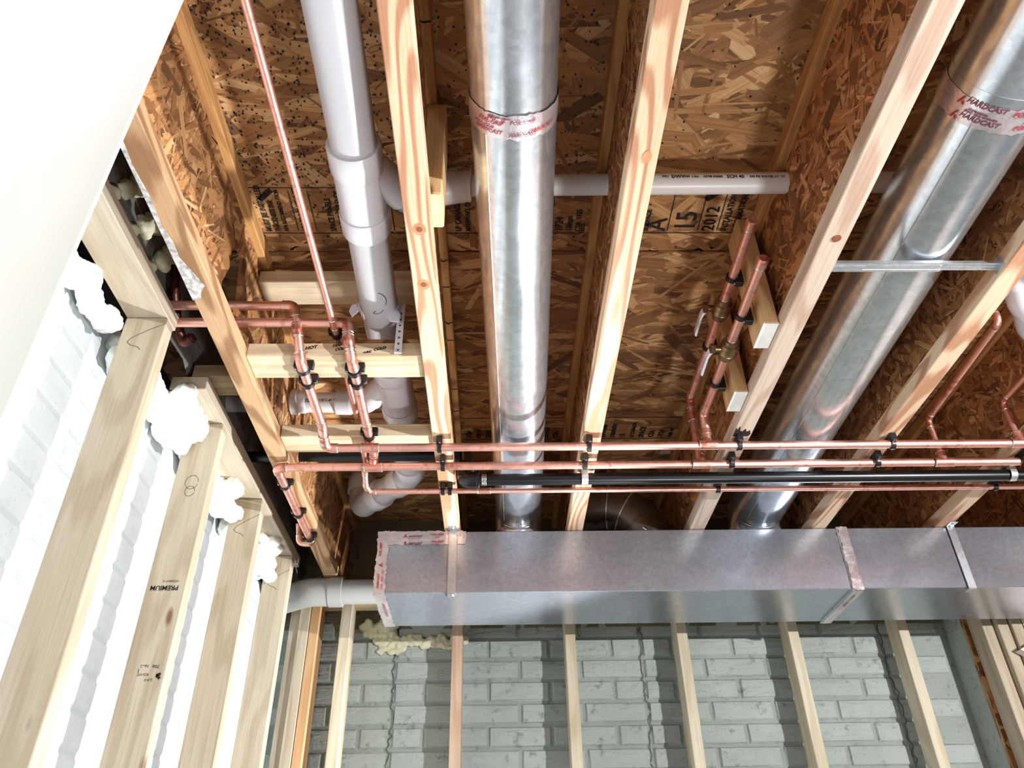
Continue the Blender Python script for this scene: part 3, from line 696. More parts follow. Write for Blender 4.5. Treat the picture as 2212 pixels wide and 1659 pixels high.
for i, x in ((1, -.146), (2, .244), (3, .638), (4, 1.043), (5, 1.445)):
    clip(R34, (x, 1.7715, ZP), (0, 0, 0), 'black clip holding the upper copper main under the %s joist' % jn[i])
for i, x in ((1, -.143), (2, .242), (3, .641), (4, 1.040), (5, 1.445)):
    clip(R34, (x, 1.871 - .002 * i, ZP), (0, 0, 0), 'black clip holding the second copper main under the %s joist' % jn[i])
for i, x in ((1, -.152), (1, -.132), (3, .640), (5, 1.449)):
    clip(R12, (x, 2.022, 1.066), (0, 0, PI), 'black clip on the thin copper pipe under the %s joist%s' % (jn[i], '' if i != 1 else (', outer of the pair' if x < -.14 else ', inner of the pair')))
qz = PI / 2
clip(R34, (-.437, 1.452, 1.078), (0, 0, -qz), 'black clip nearer the HOT note on the lettered board')
clip(R34, (-.437, 1.505, 1.078), (0, 0, qz), 'black clip on the far edge of the lettered board, hot pipe')
clip(R34, (-.3225, 1.462, 1.0785), (0, 0, -qz), 'black clip nearer the COLD note on the lettered board')
clip(R34, (-.3235, 1.510, 1.079), (0, 0, qz), 'black clip on the far edge of the lettered board, cold pipe')
clip(R34, (-.329, 1.752, 1.0862), (0, 0, -qz), 'black clip on the last blocking board just above the upper main')
clip(R12, (-.366, 1.424, 1.157), (0, 0, qz), 'black clip on the thin pipe where it meets the HARD COLD note')
for y, w in ((1.985, 'nearest the elbow'), (2.165, 'midway along the pipe'), (2.335, 'at the far pipe end')):
    clip(R34, (-.594, y, 1.069), (0, 0, -qz), 'black clip under the brown joist, ' + w)
for y, z, w in ((1.352, 1.266, 'higher pipe on the nearer upright board'), (1.352, 1.150, 'lower pipe on the nearer upright board'), (1.612, 1.266, 'higher pipe on the farther upright board'), (1.612, 1.150, 'lower pipe on the farther upright board')):
    clip(R34, (.575 - .020, y, z), Matrix(((0, 0, 1), (1, 0, 0), (0, 1, 0))).to_euler(), 'black clip for the ' + w)

# ================================================================== PVC drains
PR, P2, P15 = .0431, .0290, .0235
t = thing('pvc_drain', 'big white drain pipe with two side branches and curved far end, first bay', 'pipe', (-.27, 1.2, 1.22))
ax = lambda y: Vector((-.240 - .035 * min(max((y - .3) / 1.2, 0), 1), y, 1.150 + .055 * (y - .3) / .63 if y < .93 else 1.205 + .06 * (y - .93) / .94 if y < 1.87 else 1.265))
ys = [-.6, .1, .3, .6, .93, 1.2, 1.5, 1.87, 2.23]
main = [ax(y) for y in ys]
arm, arcs = fillet([main[-2], (-.275, 2.285, 1.267), (-.430, 2.468, 1.272), (-.478, 2.535, 1.272), (-.484, 2.55, 1.43)], [0, .10, .02, .075, 0], 10)
part('pipe', G().sweep(main[:-1] + arm[1:], PR, 32), M['pvc'], t)
def hub(y0, y1, r=.0505, nm='hub'):
    part(nm, G().sweep([ax(y0), ax(y0), ax(y0 + .003), ax(y1 - .003), ax(y1), ax(y1)], [PR, r - .0015, r, r, r - .0015, PR], 32), M['pvc_fit'], t)
hub(.925, .985, .0512); hub(1.098, 1.152, .0512); hub(1.66, 1.715, .0505); hub(1.872, 1.915, .0512)
part('wye_body', G().sweep([ax(.98), ax(1.10)], .0475, 32).sweep(fillet([(-.262, .955, 1.212), (-.185, 1.075, 1.238)], 0)[0], .036, 28), M['pvc_fit'], t)
part('wye_body', G().sweep([ax(1.71), ax(1.875)], .0475, 32).sweep([(-.275, 1.735, 1.262), (-.350, 1.845, 1.269)], .035, 28), M['pvc_fit'], t)
# branch towards the right, through the joists
br, _ = fillet([(-.20, 1.05, 1.233), (-.165, 1.108, 1.262), (-.150, 1.156, 1.335), (-.06, 1.156, 1.355)], .028, 6)
part('branch_bend', G().sweep(br, .0335, 24), M['pvc_fit'], t)
part('collar', G().sweep([(-.176, 1.088, 1.252), (-.163, 1.112, 1.264)], .0385, 24), M['pvc_fit'], t)
cx = [(-.125, .0335), (-.110, .0345), (-.086, .0345), (-.084, .033), (-.070, .033), (-.068, .0345), (-.052, .0345), (-.050, .028)]
part('coupling', G().sweep([(x, 1.156, 1.356) for x, _ in cx], [r for _, r in cx], 24), M['pvc_fit'], t)
vp = part('side_pipe', G().sweep([(-.055, 1.156, 1.357), (1.00, 1.148, 1.362)], P15, 24), M['pvc_white'], t)
def on_x_pipe(x0, y, z, r, ang):      # wrap text around a pipe that runs along x
    return lambda a, b: (x0 + a, y - math.sin(ang + b / r) * (r + .0005), z - math.cos(ang + b / r) * (r + .0005))
tx = G(); x_ = .300
for w, h, gap in (('RESLINE', .0125, .010), ('PVC', .0075, .006), ('DWV', .0120, .006), ('NSF', .0068, .003), ('s dwv', .0066, .005), ('ASTM D2665', .0076, .004), ('SCH 40', .0120, .005), ('330 PSI WATER AT 73F', .0078, .03), ('CPC-PW', .010, .01)):
    put_text(tx, w, h, on_x_pipe(x_, 1.1515, 1.3595, P15, 1.36), shear=.3 if w == 'RESLINE' else 0, bold=.0003); x_ += len(w) * h * .62 + gap
part('pipe_print', tx, M['ink'], vp)
# branch towards the left wall
br, _ = fillet([(-.335, 1.824, 1.268), (-.372, 1.872, 1.271), (-.44, 1.873, 1.273)], .03, 6)
part('branch_bend', G().sweep(br, .0330, 24), M['pvc_fit'], t)
part('collar', G().sweep([(-.452, 1.873, 1.2735), (-.412, 1.873, 1.2725)], .0355, 24), M['pvc_fit'], t)
vp = part('side_pipe', G().sweep([(-.43, 1.873, 1.273), (-.66, 1.873, 1.276)], P2, 24), M['pvc_white'], t)
part('end_collar', G().sweep([(-.578, 1.873, 1.2755), (-.578, 1.873, 1.2755), (-.562, 1.873, 1.275), (-.562, 1.873, 1.275), (-.552, 1.873, 1.275)], [P2, .0385, .0385, .0335, P2], 24), M['pvc_fit'], t)
tx = G(); put_text(tx, 'LISTED 454A SCH 40 FS-10 SQ-', .0135, on_x_pipe(-.548, 1.873, 1.275, P2, 1.12), sx=.72, bold=.0003); part('pipe_print', tx, M['ink'], vp)
part('grey_stub', G().sweep([(-.66, 1.873, 1.276), (-.86, 1.874, 1.278)], P2, 24), M['pvc_grey'], t, 'grey length behind the brown joist')
# far bend: two visible socket rims
def rim(p, d, L, r): 
    d = Vector(d).normalized(); p = Vector(p); part('socket', G().sweep([p - d * L / 2, p - d * L / 2, p - d * (L / 2 - .003), p + d * (L / 2 - .003), p + d * L / 2, p + d * L / 2], [PR, r - .0015, r, r, r - .0015, PR], 32), M['pvc_fit'], t)
rim((-.275, 2.235, 1.266), (0, 1, 0), .05, .0510); rim((-.318, 2.338, 1.269), (-.645, .762, .02), .045, .0505); rim((-.402, 2.436, 1.271), (-.645, .762, .02), .05, .0510); rim((-.4835, 2.548, 1.365), (0, 0, 1), .055, .0510)
# felt-pen face
fp = lambda a, b: (lambda c: (c.x + math.sin(a / PR) * (PR + .0006), b, c.z - math.cos(a / PR) * (PR + .0006)))(ax(b))
mk = G()
for st in ([(.010, 1.315), (.019, 1.325), (.025, 1.34), (.026, 1.353), (.022, 1.365)], [(.012, 1.337), (.014, 1.3365)], [(-.008, 1.389), (-.001, 1.391), (.008, 1.388), (.016, 1.379)], [(-.008, 1.389), (-.002, 1.379)]):
    q = strip(st, .0016, fp); mk.add(q.v, q.f)
part('pen_mark', mk, M['ink'], t, 'black felt-pen face')
# hangers
def hanger(label, y, x, z_low, z_pipe, xr):
    h = thing('pipe_hanger', label, 'hanger', (x, y, z_low)); c = ax(y); n = 16; g = G()
    inner = [(math.cos(a) * (PR + .0012), math.sin(a) * (PR + .0012)) for a in np.linspace(-.55, PI + .75, n)]; outer = [(p * (PR + .0045) / (PR + .0012), q * (PR + .0045) / (PR + .0012)) for p, q in inner]
    for k in range(n - 1): g.prism([inner[k], inner[k + 1], outer[k + 1], outer[k]], y - .010, y + .010, lambda a, b, e: (c.x + a, e, c.z + b))
    part('hook', g, M['white_plastic'], h)
    part('fin', G().prism([(-.047, .012), (-.066, .002), (-.070, -.016), (-.062, -.032), (-.052, -.020), (-.046, -.012)], y - .002, y + .002, lambda a, b, e: (c.x + a, e, c.z + b)), M['white_plastic'], h)
    part('fin', G().prism([(.020, -.036), (.030, -.050), (.050, -.052), (.052, -.03), (.045, -.018)], y - .0065, y - .003, lambda a, b, e: (c.x + a, e, c.z + b)), M['white_plastic'], h)
    s = part('strap', G().box(xr - .0085, xr + .0085, y + .006, y + .0095, z_low, c.z + .012, .0008), M['white_plastic'], h)
    hs = G()
    for z in np.arange(z_low + .008, c.z - .01, .018): hs.sweep([(xr, y + .0062, z), (xr, y + .0050, z)], .0028, 10)
    part('strap_hole', hs, M['ink_pencil'], s)
hanger('white plastic strap hanger with holes, hooked round the big drain', 1.416, -.22, 1.102, 1.236, -.2215)
h = thing('pipe_hanger', 'white plastic strap hanger above the printed side pipe', 'hanger', (-.545, 1.87, 1.30))
part('strap', G().box(-.556, -.538, 1.871, 1.875, 1.26, T - .04, .0008), M['white_plastic'], h)
part('hook', G().ring((-.547, 1.873, 1.275), (1, 0, 0), P2 + .0005, .018, .003, 24), M['white_plastic'], h)

# grey sewer pipe going behind the trunk duct
t = thing('pvc_pipe', 'grey plastic pipe with a bend running from the left corner behind the trunk duct', 'pipe', (-.5, 2.72, 1.035))
p_, _ = fillet([(-.86, 2.90, 1.055), (-.665, 2.725, 1.038), (1.2, 2.725, 1.034)], .09, 10)
part('pipe', G().sweep(p_, PR, 32), M['pvc_grey'], t)
e_, _ = fillet([(-.775, 2.824, 1.048), (-.665, 2.725, 1.038), (-.552, 2.725, 1.037)], .085, 10)
part('bend', G().sweep(e_, .0495, 32), M['pvc_grey'], t)
part('socket', G().sweep([(-.592, 2.725, 1.037), (-.592, 2.725, 1.037), (-.545, 2.725, 1.037), (-.545, 2.725, 1.037)], [.048, .0525, .0525, PR], 32), M['pvc_grey'], t)
# white bend behind the fifth joist
t = thing('pvc_pipe', 'white plastic bend at the right edge beyond the fifth joist', 'pipe', (1.3, 1.45, 1.2))
p_, _ = fillet([(1.235, 1.30, 1.43), (1.245, 1.365, 1.26), (1.310, 1.48, 1.21), (1.50, 1.56, 1.20)], .06, 8)
part('pipe', G().sweep(p_, .030, 28), M['pvc'], t)
part('socket', G().sweep([(1.236, 1.345, 1.305), (1.247, 1.385, 1.25)], .035, 28), M['pvc_fit'], t)
p_, _ = fillet([(1.246, 1.375, 1.258), (1.262, 1.405, 1.235), (1.40, 1.52, 1.20)], .05, 8); part('bend', G().sweep(p_, .0355, 28), M['pvc_fit'], t)

# ================================================================== black gas pipe
t = thing('gas_pipe', 'black iron pipe with two elbows crossing below the joists', 'pipe', (-.08, 1.95, 1.06)); RG = .0163
part('pipe', G().sweep([(-.84, 2.05, 1.2), (-.13, 2.052, 1.2)], RG, 20), M['black_iron'], t)
e_, _ = fillet([(-.135, 2.052, 1.2), (-.088, 2.052, 1.2), (-.087, 1.995, 1.13)], .03, 7); part('elbow', G().sweep(e_, .0215, 20), M['black_iron'], t)
part('pipe', G().sweep([(-.087, 2.0, 1.136), (-.086, 1.965, 1.085)], RG, 20), M['black_iron'], t)
e_, _ = fillet([(-.0865, 1.982, 1.112), (-.085, 1.944, 1.058), (-.052, 1.942, 1.058)], .032, 8); f = part('elbow', G().sweep(e_, .0222, 20), M['black_iron'], t)
part('bead', G().ring((-.050, 1.942, 1.058), (1, 0, 0), .0215, .008, .003, 24), M['black_iron'], f); part('bead', G().ring((-.0868, 1.986, 1.117), (.02, .57, .82), .0215, .008, .003, 24), M['black_iron'], f)
part('pipe', G().sweep([(-.052, 1.942, 1.058), (2.5, 1.932, 1.056)], RG, 20), M['black_iron'], t)
for k in range(3): part('thread', G().ring((-.038 + .005 * k, 1.942, 1.058), (1, 0, 0), RG, .0025, .0008, 20), M['steel'], t)
for x, lab in ((.246, 'galvanised strap round the black pipe under the third joist'), (1.445, 'galvanised strap round the black pipe under the sixth joist')):
    h = thing('pipe_strap', lab, 'strap', (x, 1.935, 1.058), 'straps on the black pipe')
    n = 14; g = G(); y0 = 1.9355 if x < 1 else 1.933
    inner = [(-RG - .001, .0285)] + [((RG + .001) * math.cos(PI + PI * k / n), (RG + .001) * math.sin(PI + PI * k / n)) for k in range(n + 1)] + [(RG + .001, .0285)]
    outer = [(-RG - .003, .0285)] + [((RG + .003) * math.cos(PI + PI * k / n), (RG + .003) * math.sin(PI + PI * k / n)) for k in range(n + 1)] + [(RG + .003, .0285)]
    for k in range(n + 2): g.prism([inner[k], inner[k + 1], outer[k + 1], outer[k]], x - .009, x + .009, lambda a, b, e: (e, y0 + a, 1.0575 + b))
    part('band', g, M['galv_strap'], h)
    part('foot', G().box(x - .009, x + .009, y0 - RG - .026, y0 - RG - .001, BZ - .002, BZ - .0003, .0004), M['galv_strap'], h)

# ================================================================== round ducts
def tape_on_y(t, c, r, w, texts, ang0, nm='foil_tape'):
    """crinkled foil band round a duct that runs along y, with its print"""
    c = Vector(c); n = 72; g = G(); rows = 7; rr = np.random.default_rng(int(c.x * 100) + 5)
    edge0 = rr.normal(0, .0012, n); edge1 = rr.normal(0, .0014, n)
    v = []
    for j in range(rows + 1):
        for k in range(n):
            a = 2 * PI * k / n; y = c.y - w / 2 + w * j / rows + (edge0[k] if j == 0 else edge1[k] if j == rows else 0)
            q = r + .0009 + abs(rr.normal(0, .0006)) * (1 if 0 < j < rows else .3)
            v.append((c.x + math.sin(a) * q, y, c.z - math.cos(a) * q))
    g.add(v, [(j * n + k, j * n + (k + 1) % n, (j + 1) * n + (k + 1) % n, (j + 1) * n + k) for j in range(rows) for k in range(n)], True)
    b = part(nm, g, M['tape'], t)
    for mat, lst in texts:
        q = G()
        for s, size, a0, dy, sh in lst:
            fn = lambda u, vv: (c.x + math.sin(a0 + u / r) * (r + .0032), c.y - dy - vv, c.z - math.cos(a0 + u / r) * (r + .0032))
            if s == 'LOGO':
                for poly in ([(0, -.006), (.003, -.006), (.009, .006), (.006, .006)], [(.0055, -.001), (.0085, -.001), (.0115, -.006), (.0085, -.006)]):
                    q.add([fn(a * size, bq * size) for a, bq in poly], [(0, 1, 2, 3)])
            else: put_text(q, s, size, fn, shear=sh, bold=.0003)
        part('tape_print', q, M[mat], b)
def round_duct(label, r, axf, zc, ysplit, y_end, taps, texts):
    t = thing('round_duct', label, 'duct', (axf(1.2), 1.2, zc - r)); P_ = lambda y: Vector((axf(y), y, zc))
    part('duct_section', G().sweep([P_(-.8), P_(ysplit + .02)], r - .001, 64), M['galv'], t)
    part('duct_section', G().sweep([P_(ysplit - .03), P_(ysplit - .03), P_(1.6), P_(y_end)], [r - .003, r, r, r], 64), M['galv'], t)
    part('seam', G().sweep([P_(y) + Vector((-.64 * r, 0, -.768 * r)) for y in (ysplit, 1.3, 1.8, y_end - .02)], .0013, 8), M['galv'], t)
    # gored elbow down to the trunk
    yc = 2.478; R = .115; xe = axf(y_end)
    k = 5; g = G(); cpt = Vector((xe, y_end, zc - (yc - y_end)))
    rad = yc - y_end; pts = [Vector((xe, y_end + rad * math.sin(a), zc - rad + rad * math.cos(a))) for a in np.linspace(0, PI / 2, k)]
    pts.append(Vector((xe, yc, 1.10)))
    el = part('elbow', G().sweep([P_(y_end - .015)] + pts, r, 64), M['galv'], t)
    for i in range(1, k - 1):
        d = (pts[i + 1] - pts[i - 1]); part('gore_bead', G().ring(pts[i], d, r - .001, .006, .0022, 48), M['galv'], el)
    c = part('collar', G().sweep([(xe, yc, 1.0832), (xe, yc, 1.0832), (xe, yc, 1.088), (xe, yc, 1.088), (xe, yc, 1.112)], [r + .012, r + .012, r + .012, r + .003, r + .002], 64), M['galv'], t)
    n = 64; g = G(); rr = np.random.default_rng(int(r * 1e4))
    v = []
    for j in range(6):
        for q in range(n):
            a = 2 * PI * q / n; u = r + .003 + abs(rr.normal(0, .0012)); v.append((xe + u * math.cos(a), yc + u * math.sin(a), 1.108 + .036 * j / 5 + (rr.normal(0, .002) if j in (0, 5) else 0)))
    g.add(v, [(j * n + q, j * n + (q + 1) % n, (j + 1) * n + (q + 1) % n, (j + 1) * n + q) for j in range(5) for q in range(n)], True)
    part('foil_tape', g, M['tape'], t)
    tape_on_y(t, (axf(taps), taps, zc), r, .047, texts, 0)
    return t
round_duct('narrower shiny round duct with one foil tape band, between second and third joists', .0765, lambda y: .010 + .0285 * y if y < 2 else .0675 + .02 * (y - 2), 1.2, .85, 2.392, .834,
           [('ink_red', [('HARDCAST', .010, -.95, -.010, .3), ('IRVING, TX  877-495-4822', .0036, -.98, -.002, 0), ('FOIL-GRIP', .0105, -.86, .008, .25), ('1402', .008, -.62, .016, .2), ('UL', .006, -.28, .014, 0), ('HARDCAST', .009, .35, -.008, .3)]), ('ink_maroon', [('HARDCAST', .009, -.12, -.013, .3), ('FOIL-GRIP', .0095, -.1, .012, .25), ('LISTED AND LABELED', .004, -.6, .019, 0)])])
round_duct('wide shiny round duct with printed foil tape, between fourth and fifth joists', .0885, lambda y: .872 + .008 * max(y - 1.3, 0), 1.2, .80, 2.380, .812,
           [('ink_red', [('LOGO', 1.25, -1.15, -.014, 0), ('LOGO', 1.25, -1.15, .014, 0), ('FOIL-GRIP', .0125, .02, -.010, .25), ('1402', .010, .16, .0, .2), ('FOIL-GRIP', .0125, -.12, .016, .25), ('HARDCAST', .010, .95, -.01, .3)]), ('ink_maroon', [('HARDCAST', .0125, -.98, -.008, .3), ('IRVING, TEXAS  877-495-4822', .0042, -.93, .0005, 0), ('www.hardcast.com', .0042, -.88, .006, 0), ('HARDCAST', .0125, -.98, .019, .3)])])
# dull elbow in the third bay with a paper label
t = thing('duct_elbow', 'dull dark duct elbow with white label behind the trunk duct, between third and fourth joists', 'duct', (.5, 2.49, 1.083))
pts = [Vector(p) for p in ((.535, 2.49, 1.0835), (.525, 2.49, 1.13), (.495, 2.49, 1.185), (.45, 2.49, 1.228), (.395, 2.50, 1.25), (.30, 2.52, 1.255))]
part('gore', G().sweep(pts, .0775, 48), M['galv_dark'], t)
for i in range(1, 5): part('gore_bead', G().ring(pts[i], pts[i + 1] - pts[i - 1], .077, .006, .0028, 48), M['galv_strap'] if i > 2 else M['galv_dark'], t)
lb = part('paper_label', G().add([(.488, 2.418, 1.132), (.514, 2.413, 1.110), (.527, 2.416, 1.121), (.501, 2.420, 1.143)], [(0, 1, 2, 3)]), M['label'], t, 'white label')
q = G()
for (a, b) in ((.15, .25), (.15, .5), (.15, .75), (.55, .3), (.55, .6)):
    o0 = Vector((.488, 2.4165, 1.132)); u = Vector((.026, -.005, -.022)); w = Vector((.013, .002, .011))
    p = [o0 + u * a + w * b, o0 + u * (a + .3) + w * b, o0 + u * (a + .3) + w * (b + .14), o0 + u * a + w * (b + .14)]; q.add([(c.x, c.y - .0008, c.z) for c in p], [(0, 1, 2, 3)])
part('label_print', q, M['ink'], lb)

# ================================================================== rectangular trunk duct
t = thing('trunk_duct', 'long rectangular sheet-metal trunk duct hanging below the joists', 'duct', (.9, 2.48, .88))
X0, X1, Y0, Y1, Z0, Z1 = -.372, 2.6, 2.33, 2.628, .880, 1.083
part('duct_section', G().box(X0, 1.112, Y0, Y1, Z0, Z1, .0024), M['galv_flat'], t)
part('duct_section', G().box(1.1125, X1, Y0 - .001, Y1, Z0 + .001, Z1, .0024), M['galv_flat'], t)
cl = part('slip_cleat', G().box(1.094, 1.130, Y0 - .006, Y1 + .006, Z0 - .006, Z1 + .004, .002), M['galv_strap'], t)
def flat_tape(x0, x1, z0, z1, y, nx, nz, seed, amp=.0011):
    r = np.random.default_rng(seed)
    def fn(u, v, h):
        e = .0015 * r.normal() if (u in (0, 1) or v in (0, 1)) else 0
        return (x0 + (x1 - x0) * u + (e if u in (0, 1) else 0), y - .0012 - abs(h), z0 + (z1 - z0) * v + (e if v in (0, 1) else 0))
    return rough_sheet(nx, nz, fn, amp, seed)
tp = part('foil_tape', flat_tape(-.3745, -.096, 1.039, 1.0845, Y0, 44, 7, 21), M['tape'], t)
f = lambda x, z: (lambda a, b: (x + a, Y0 - .0052, z + b))
q = G(); qm = G()
for x, z in ((-.292, 1.068), (-.292, 1.044)):
    for poly in ([(0, -.005), (.003, -.005), (.008, .006), (.005, .006)], [(.005, .0), (.0085, .0), (.0105, -.005), (.0075, -.005)]): q.add([f(x, z)(a, b) for a, b in poly], [(0, 1, 2, 3)])
    put_text(qm, 'HARDCAST', .0085, f(x + .014, z - .002), shear=.3, bold=.0003); put_text(q, 'FOIL-GRIP', .0090, f(x + .085, z + .003), shear=.25, bold=.0003)
    put_text(q, '1402', .007, f(x + .098, z - .006), shear=.2); put_text(qm, 'IRVING, TEXAS  877-495-4822', .0035, f(x + .012, z - .009))
    put_text(q, 'HA', .009, f(x + .158, z), shear=.3)
part('tape_print', q, M['ink_red'], tp); part('tape_print', qm, M['ink_maroon'], tp)
tp = part('foil_tape', flat_tape(-.3755, -.341, .878, 1.0845, Y0 - .0007, 6, 30, 22), M['tape'], t)
q = G(); fv = lambda x, z: (lambda a, b: (x - b, Y0 - .0058, z + a))
put_text(q, 'HARDCAST', .009, fv(-.362, .895), shear=.3, bold=.0003); put_text(q, 'FOIL-GRIP 1402', .009, fv(-.350, .893), shear=.2); put_text(q, 'FOIL-GRIP', .010, fv(-.362, 1.0), shear=.2, bold=.0003)
for poly in ([(0, -.006), (.0035, -.006), (.009, .006), (.0055, .006)], [(.0055, .0), (.009, .0), (.012, -.006), (.0085, -.006)]): q.add([fv(-.358, .965)(a, b) for a, b in poly], [(0, 1, 2, 3)])
part('tape_print', q, M['ink_red'], tp)
r_ = np.random.default_rng(4)
tp = part('foil_tape', rough_sheet(5, 26, lambda u, v, h: (-.3755 + .036 * u + .0012 * r_.normal() * (u in (0, 1)), Y0 - .002 + (Y1 - Y0 + .002) * v, Z0 - .0012 - abs(h)), .001, 8), M['tape'], t)
q = G(); put_text(q, 'FOIL-GRIP 1402   HARDCAST', .0095, lambda a, b: (-.352 - b, 2.40 + a, Z0 - .005), shear=.2, bold=.0003); part('tape_print', q, M['ink_maroon'], tp)
tp = part('foil_tape', flat_tape(1.096, 1.128, .874, 1.085, Y0 - .0065, 6, 24, 24, .0014), M['tape_red'] if 'tape_red' in M else M['tape'], cl)
r2_ = np.random.default_rng(6)
tp = part('foil_tape', rough_sheet(5, 26, lambda u, v, h: (1.096 + .032 * u, Y0 - .006 + (Y1 - Y0 + .006) * v, Z0 - .0068 - abs(h)), .0008, 9), M['tape'], cl)
q = G(); put_text(q, 'HARDCAST   FOIL-GRIP', .0095, lambda a, b: (1.112 - b, 2.36 + a, Z0 - .0092), shear=.2, bold=.0003); part('tape_print', q, M['ink_maroon'], cl)
for x, lab in ((-.137, 'flat metal hanger strap holding the trunk duct near its taped end'), (1.466, 'flat metal hanger strap holding the trunk duct towards the right edge')):
    h = thing('hanger_strap', lab, 'strap', (x, Y0, Z0), 'straps holding the trunk duct')
    yf = Y0 - .0065
    part('strap', G().box(x - .0125, x + .0125, yf - .0016, yf, Z0 - .004, BZ - .0005, .0004), M['galv_strap'], h)
    part('folded_foot', G().box(x - .0125, x + .0125, yf, yf + .030, Z0 - .0058, Z0 - .0042, .0004), M['galv_strap'], h)
    part('folded_top', G().box(x - .0125, x + .0125, yf - .030, yf, BZ - .0022, BZ - .0006, .0004), M['galv_strap'], h)
    part('screw', G().sweep([(x + .003, yf + .016, Z0 - .0058), (x + .003, yf + .016, Z0 - .0095)], .0045, 8).sweep([(x, yf - .014, BZ - .0022), (x, yf - .014, BZ - .006)], .0042, 8), M['steel'], h)
# telescoping bar across the fourth bay
t = thing('bar_hanger', 'thin bright telescoping metal bar spanning below the wide round duct', 'bar', (.84, 1.145, 1.10))
g = G()
def channel(x0, x1, h, w):
    pr = [(-w, 0), (-w * .55, 0), (-w * .55, .003), (-w * .15, .003), (-w * .15, 0), (w * .25, 0), (w * .25, .003), (w * .6, .003), (w * .6, 0), (w, 0), (w, .007), (-w, .007)]
    return G().prism(pr, x0, x1, lambda a, b, e: (e, 1.145 + a, h + b))
part('outer_rail', channel(.6719, .90, 1.099, .0125), M['galv_strap'], t); part('inner_rail', channel(.74, 1.0168, 1.1005, .0100), M['galv_strap'], t)
part('mounting_tab', G().box(.6719, .674, 1.13, 1.16, 1.092, 1.118, .0005).box(1.0148, 1.0168, 1.13, 1.16, 1.092, 1.118, .0005), M['galv_strap'], t)

# ================================================================== right-hand partition
t = thing('partition_frame', 'wood partition with OSB edge and pale plywood at the lower right corner', 'partition', (1.9, 2.8, 0))
sh = part('osb_sheet', G().box(1.716, 2.5, 2.852, 2.871, -1.2, 1.05, .0005), M['osb'], t)
g = G()
zz_ = -.2
edge = [(lin, c) for c in ()]
strands('strands', sh, (1.716, 2.8525, .2), (0, 0, 1), (0, 1, 0), (-1, 0, 0), .85, .018, 150, 0, .05, (.03, .09), (.004, .012), 1.25)
part('stud', G().box(1.728, 1.766, 2.765, 2.851, -1.2, 1.05, .002), M['stud'], t); part('stud', G().box(1.772, 1.810, 2.745, 2.832, -1.2, 1.05, .002), M['stud'], t)
part('stud', G().box(1.816, 1.854, 2.735, 2.822, -1.2, 1.05, .002), M['stud'], t)
part('plywood', G().box(1.858, 2.5, 2.735, 2.75, -1.2, .79, .001), M['panel_white'], t, 'pale plywood sheet'); part('plywood', G().box(1.858, 2.5, 2.735, 2.75, .793, 1.05, .001), M['panel_white'], t)
part('brace', G().prism([(1.79, .80), (1.83, .775), (2.3, 1.0), (2.3, 1.05)], 2.70, 2.734, lambda a, b, e: (a, e, b)), M['panel_white'], t)

# ================================================================== plastic sheet hanging close to the camera
v = []; nx, nz = 26, 14; g = G()
for side in (0, 1):
    for j in range(nz + 1):
        for i in range(nx + 1):
            s = i / nx; z = -.35 + (BZ + .35) * j / nz
            x = -.332 - .50 * s; y = .452 - .20 * s + .022 * math.sin(s * 17 + z * 1.3) * min(1, s * 5) + .010 * math.sin(s * 41 + z * 3) * min(1, s * 5)
            v.append((x + .0012 * side - .002 * math.sin(z * 3.2), y + .003 * side, z))
n0 = (nx + 1) * (nz + 1); fs = []
for j in range(nz):
    for i in range(nx):
        a = j * (nx + 1) + i; fs.append((a, a + 1, a + nx + 2, a + nx + 1)); fs.append((n0 + a, n0 + a + nx + 1, n0 + a + nx + 2, n0 + a + 1))
for j in range(nz):
    a = j * (nx + 1); fs.append((a, a + nx + 1, n0 + a + nx + 1, n0 + a)); b = a + nx; fs.append((b, n0 + b, n0 + b + nx + 1, b + nx + 1))
g.add(v, fs, True)
solo('plastic_sheet', g, M['sheet'], 'bright white plastic sheet hanging close to the camera in the upper left corner', 'sheet')

# ================================================================== spray foam
def lump(label, pts, mat, seed, name='spray_foam', flat=1.0):
    """a run of swollen foam: overlapping rough balls fused into one surface"""
    bm = bmesh.new(); r = np.random.default_rng(seed)
    for (x, y, z, a) in pts:
        m = Matrix.Translation((x, y, z)) @ Matrix.Diagonal((a * r.uniform(.8, 1.1), a * r.uniform(.9, 1.25) * flat, a * r.uniform(.8, 1.1), 1))
        bmesh.ops.create_icosphere(bm, subdivisions=3, radius=1, matrix=m)
    for q in bm.verts: q.co += Vector(r.normal(0, .0011, 3))
    g = G().add([q.co[:] for q in bm.verts], [[w.index for w in f.verts] for f in bm.faces], True); bm.free()
    o = solo(name, g, M[mat], label, 'foam', 'spray foam round the framing')
    rm = o.modifiers.new('fuse', 'REMESH'); rm.mode = 'VOXEL'; rm.voxel_size = .0042; rm.use_smooth_shade = True
    tx = bpy.data.textures.new('foam_lumps', 'CLOUDS'); tx.noise_scale = .022; tx.noise_depth = 3
    dm = o.modifiers.new('lumps', 'DISPLACE'); dm.texture = tx; dm.strength = .016; dm.mid_level = .5; dm.texture_coords = 'GLOBAL'
    return o
rr = np.random.default_rng(3)
lump('white spray foam bead under the near top plate by the first stud', [(-.838 + rr.uniform(0, .022), y, 1.10 + rr.uniform(-.02, .02), rr.uniform(.018, .030)) for y in np.arange(.70, 1.315, .012)] + [(-.83, 1.262, 1.085, .02), (-.825, 1.28, 1.075, .015)], 'foam', 1)
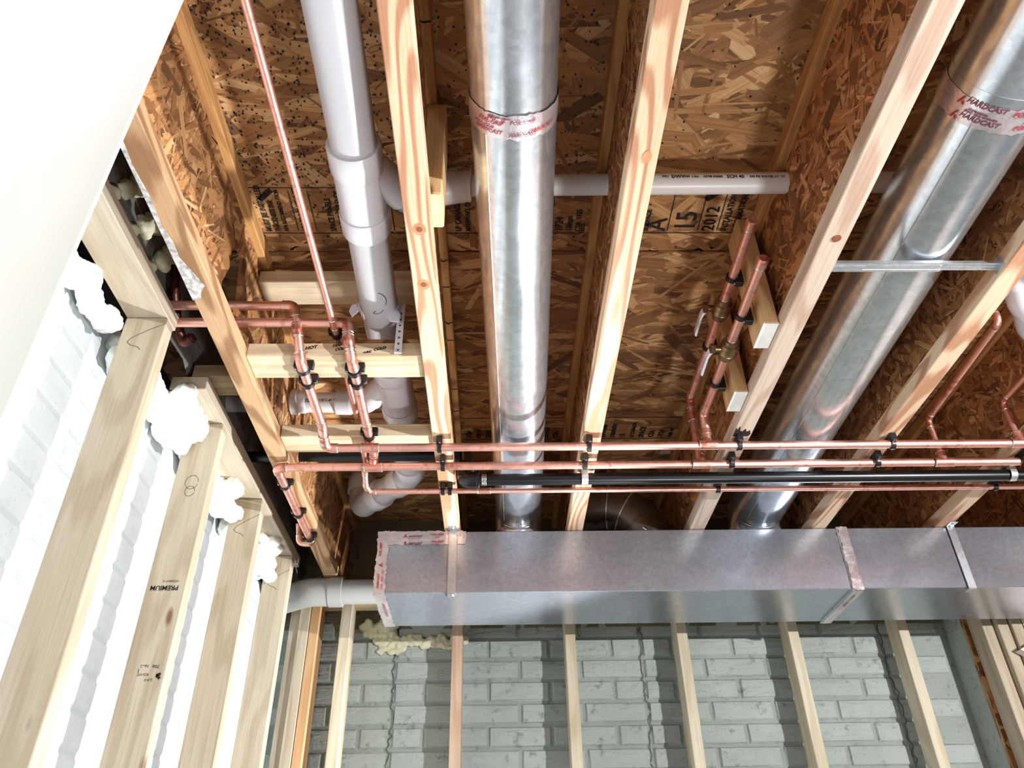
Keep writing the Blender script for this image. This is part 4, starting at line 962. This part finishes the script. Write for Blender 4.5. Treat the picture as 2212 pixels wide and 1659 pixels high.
lump('largest white spray foam mass, between the two top plates', [(-.848 + rr.uniform(0, .03), y, 1.09 + rr.uniform(-.04, .045), rr.uniform(.024, .036)) for y in np.arange(1.385, 1.76, .012)] + [(rr.uniform(-.83, -.755), rr.uniform(1.60, 1.755), 1.118 + rr.uniform(-.01, .006), .024) for k in range(22)] + [(-.80, 1.70, 1.075, .036), (-.775, 1.728, 1.092, .032), (-.815, 1.68, 1.06, .036), (-.80, 1.735, 1.055, .026)], 'foam', 2)
lump('white spray foam lump behind the third stud top', [(-.835 + rr.uniform(0, .02), y, 1.09 + rr.uniform(-.03, .025), rr.uniform(.024, .036)) for y in np.arange(1.84, 2.17, .016)] + [(rr.uniform(-.82, -.76), rr.uniform(2.0, 2.165), 1.118, .020) for k in range(12)] + [(-.80, 2.12, 1.075, .034), (-.785, 2.15, 1.065, .030), (-.81, 2.09, 1.06, .03)], 'foam', 3)
lump('white spray foam lump behind the far stud top by the pipe bend', [(-.83 + rr.uniform(0, .02), y, 1.09 + rr.uniform(-.03, .025), rr.uniform(.026, .036)) for y in np.arange(2.26, 2.605, .018)] + [(rr.uniform(-.82, -.745), rr.uniform(2.40, 2.59), 1.118, .022) for k in range(14)] + [(-.785, 2.55, 1.075, .036), (-.775, 2.58, 1.045, .026)], 'foam', 4)
lump('foam bits in the dark gap above the near top plate', [(-.758 + .004 * (k % 3), 1.06 + .035 * k, 1.225 + .05 * ((k * 7) % 3), .017 + .006 * (k % 3)) for k in range(9)], 'foam_old', 5)
lump('yellowish coiled foam on the back wall beside the taped duct end', [(-.50 + .017 * k, 2.966, .990 + .013 * math.sin(k * 2.1), .019) for k in range(8)] + [(-.49 + .02 * k, 2.968, .965, .017) for k in range(6)], 'foam_old', 6, flat=.8)
lump('yellowish foam smear on the back wall below the taped duct corner', [(-.44 + .0125 * k + rr.uniform(-.006, .006), 2.972, .936 + rr.uniform(-.014, .012), .020) for k in range(26)] + [(-.43 + .02 * k, 2.972, .912 + rr.uniform(-.01, .006), .017) for k in range(5)], 'foam_old', 7, flat=.42)
for k, o in enumerate([o for o in bpy.data.objects if '_o' in o]): del o['_o']
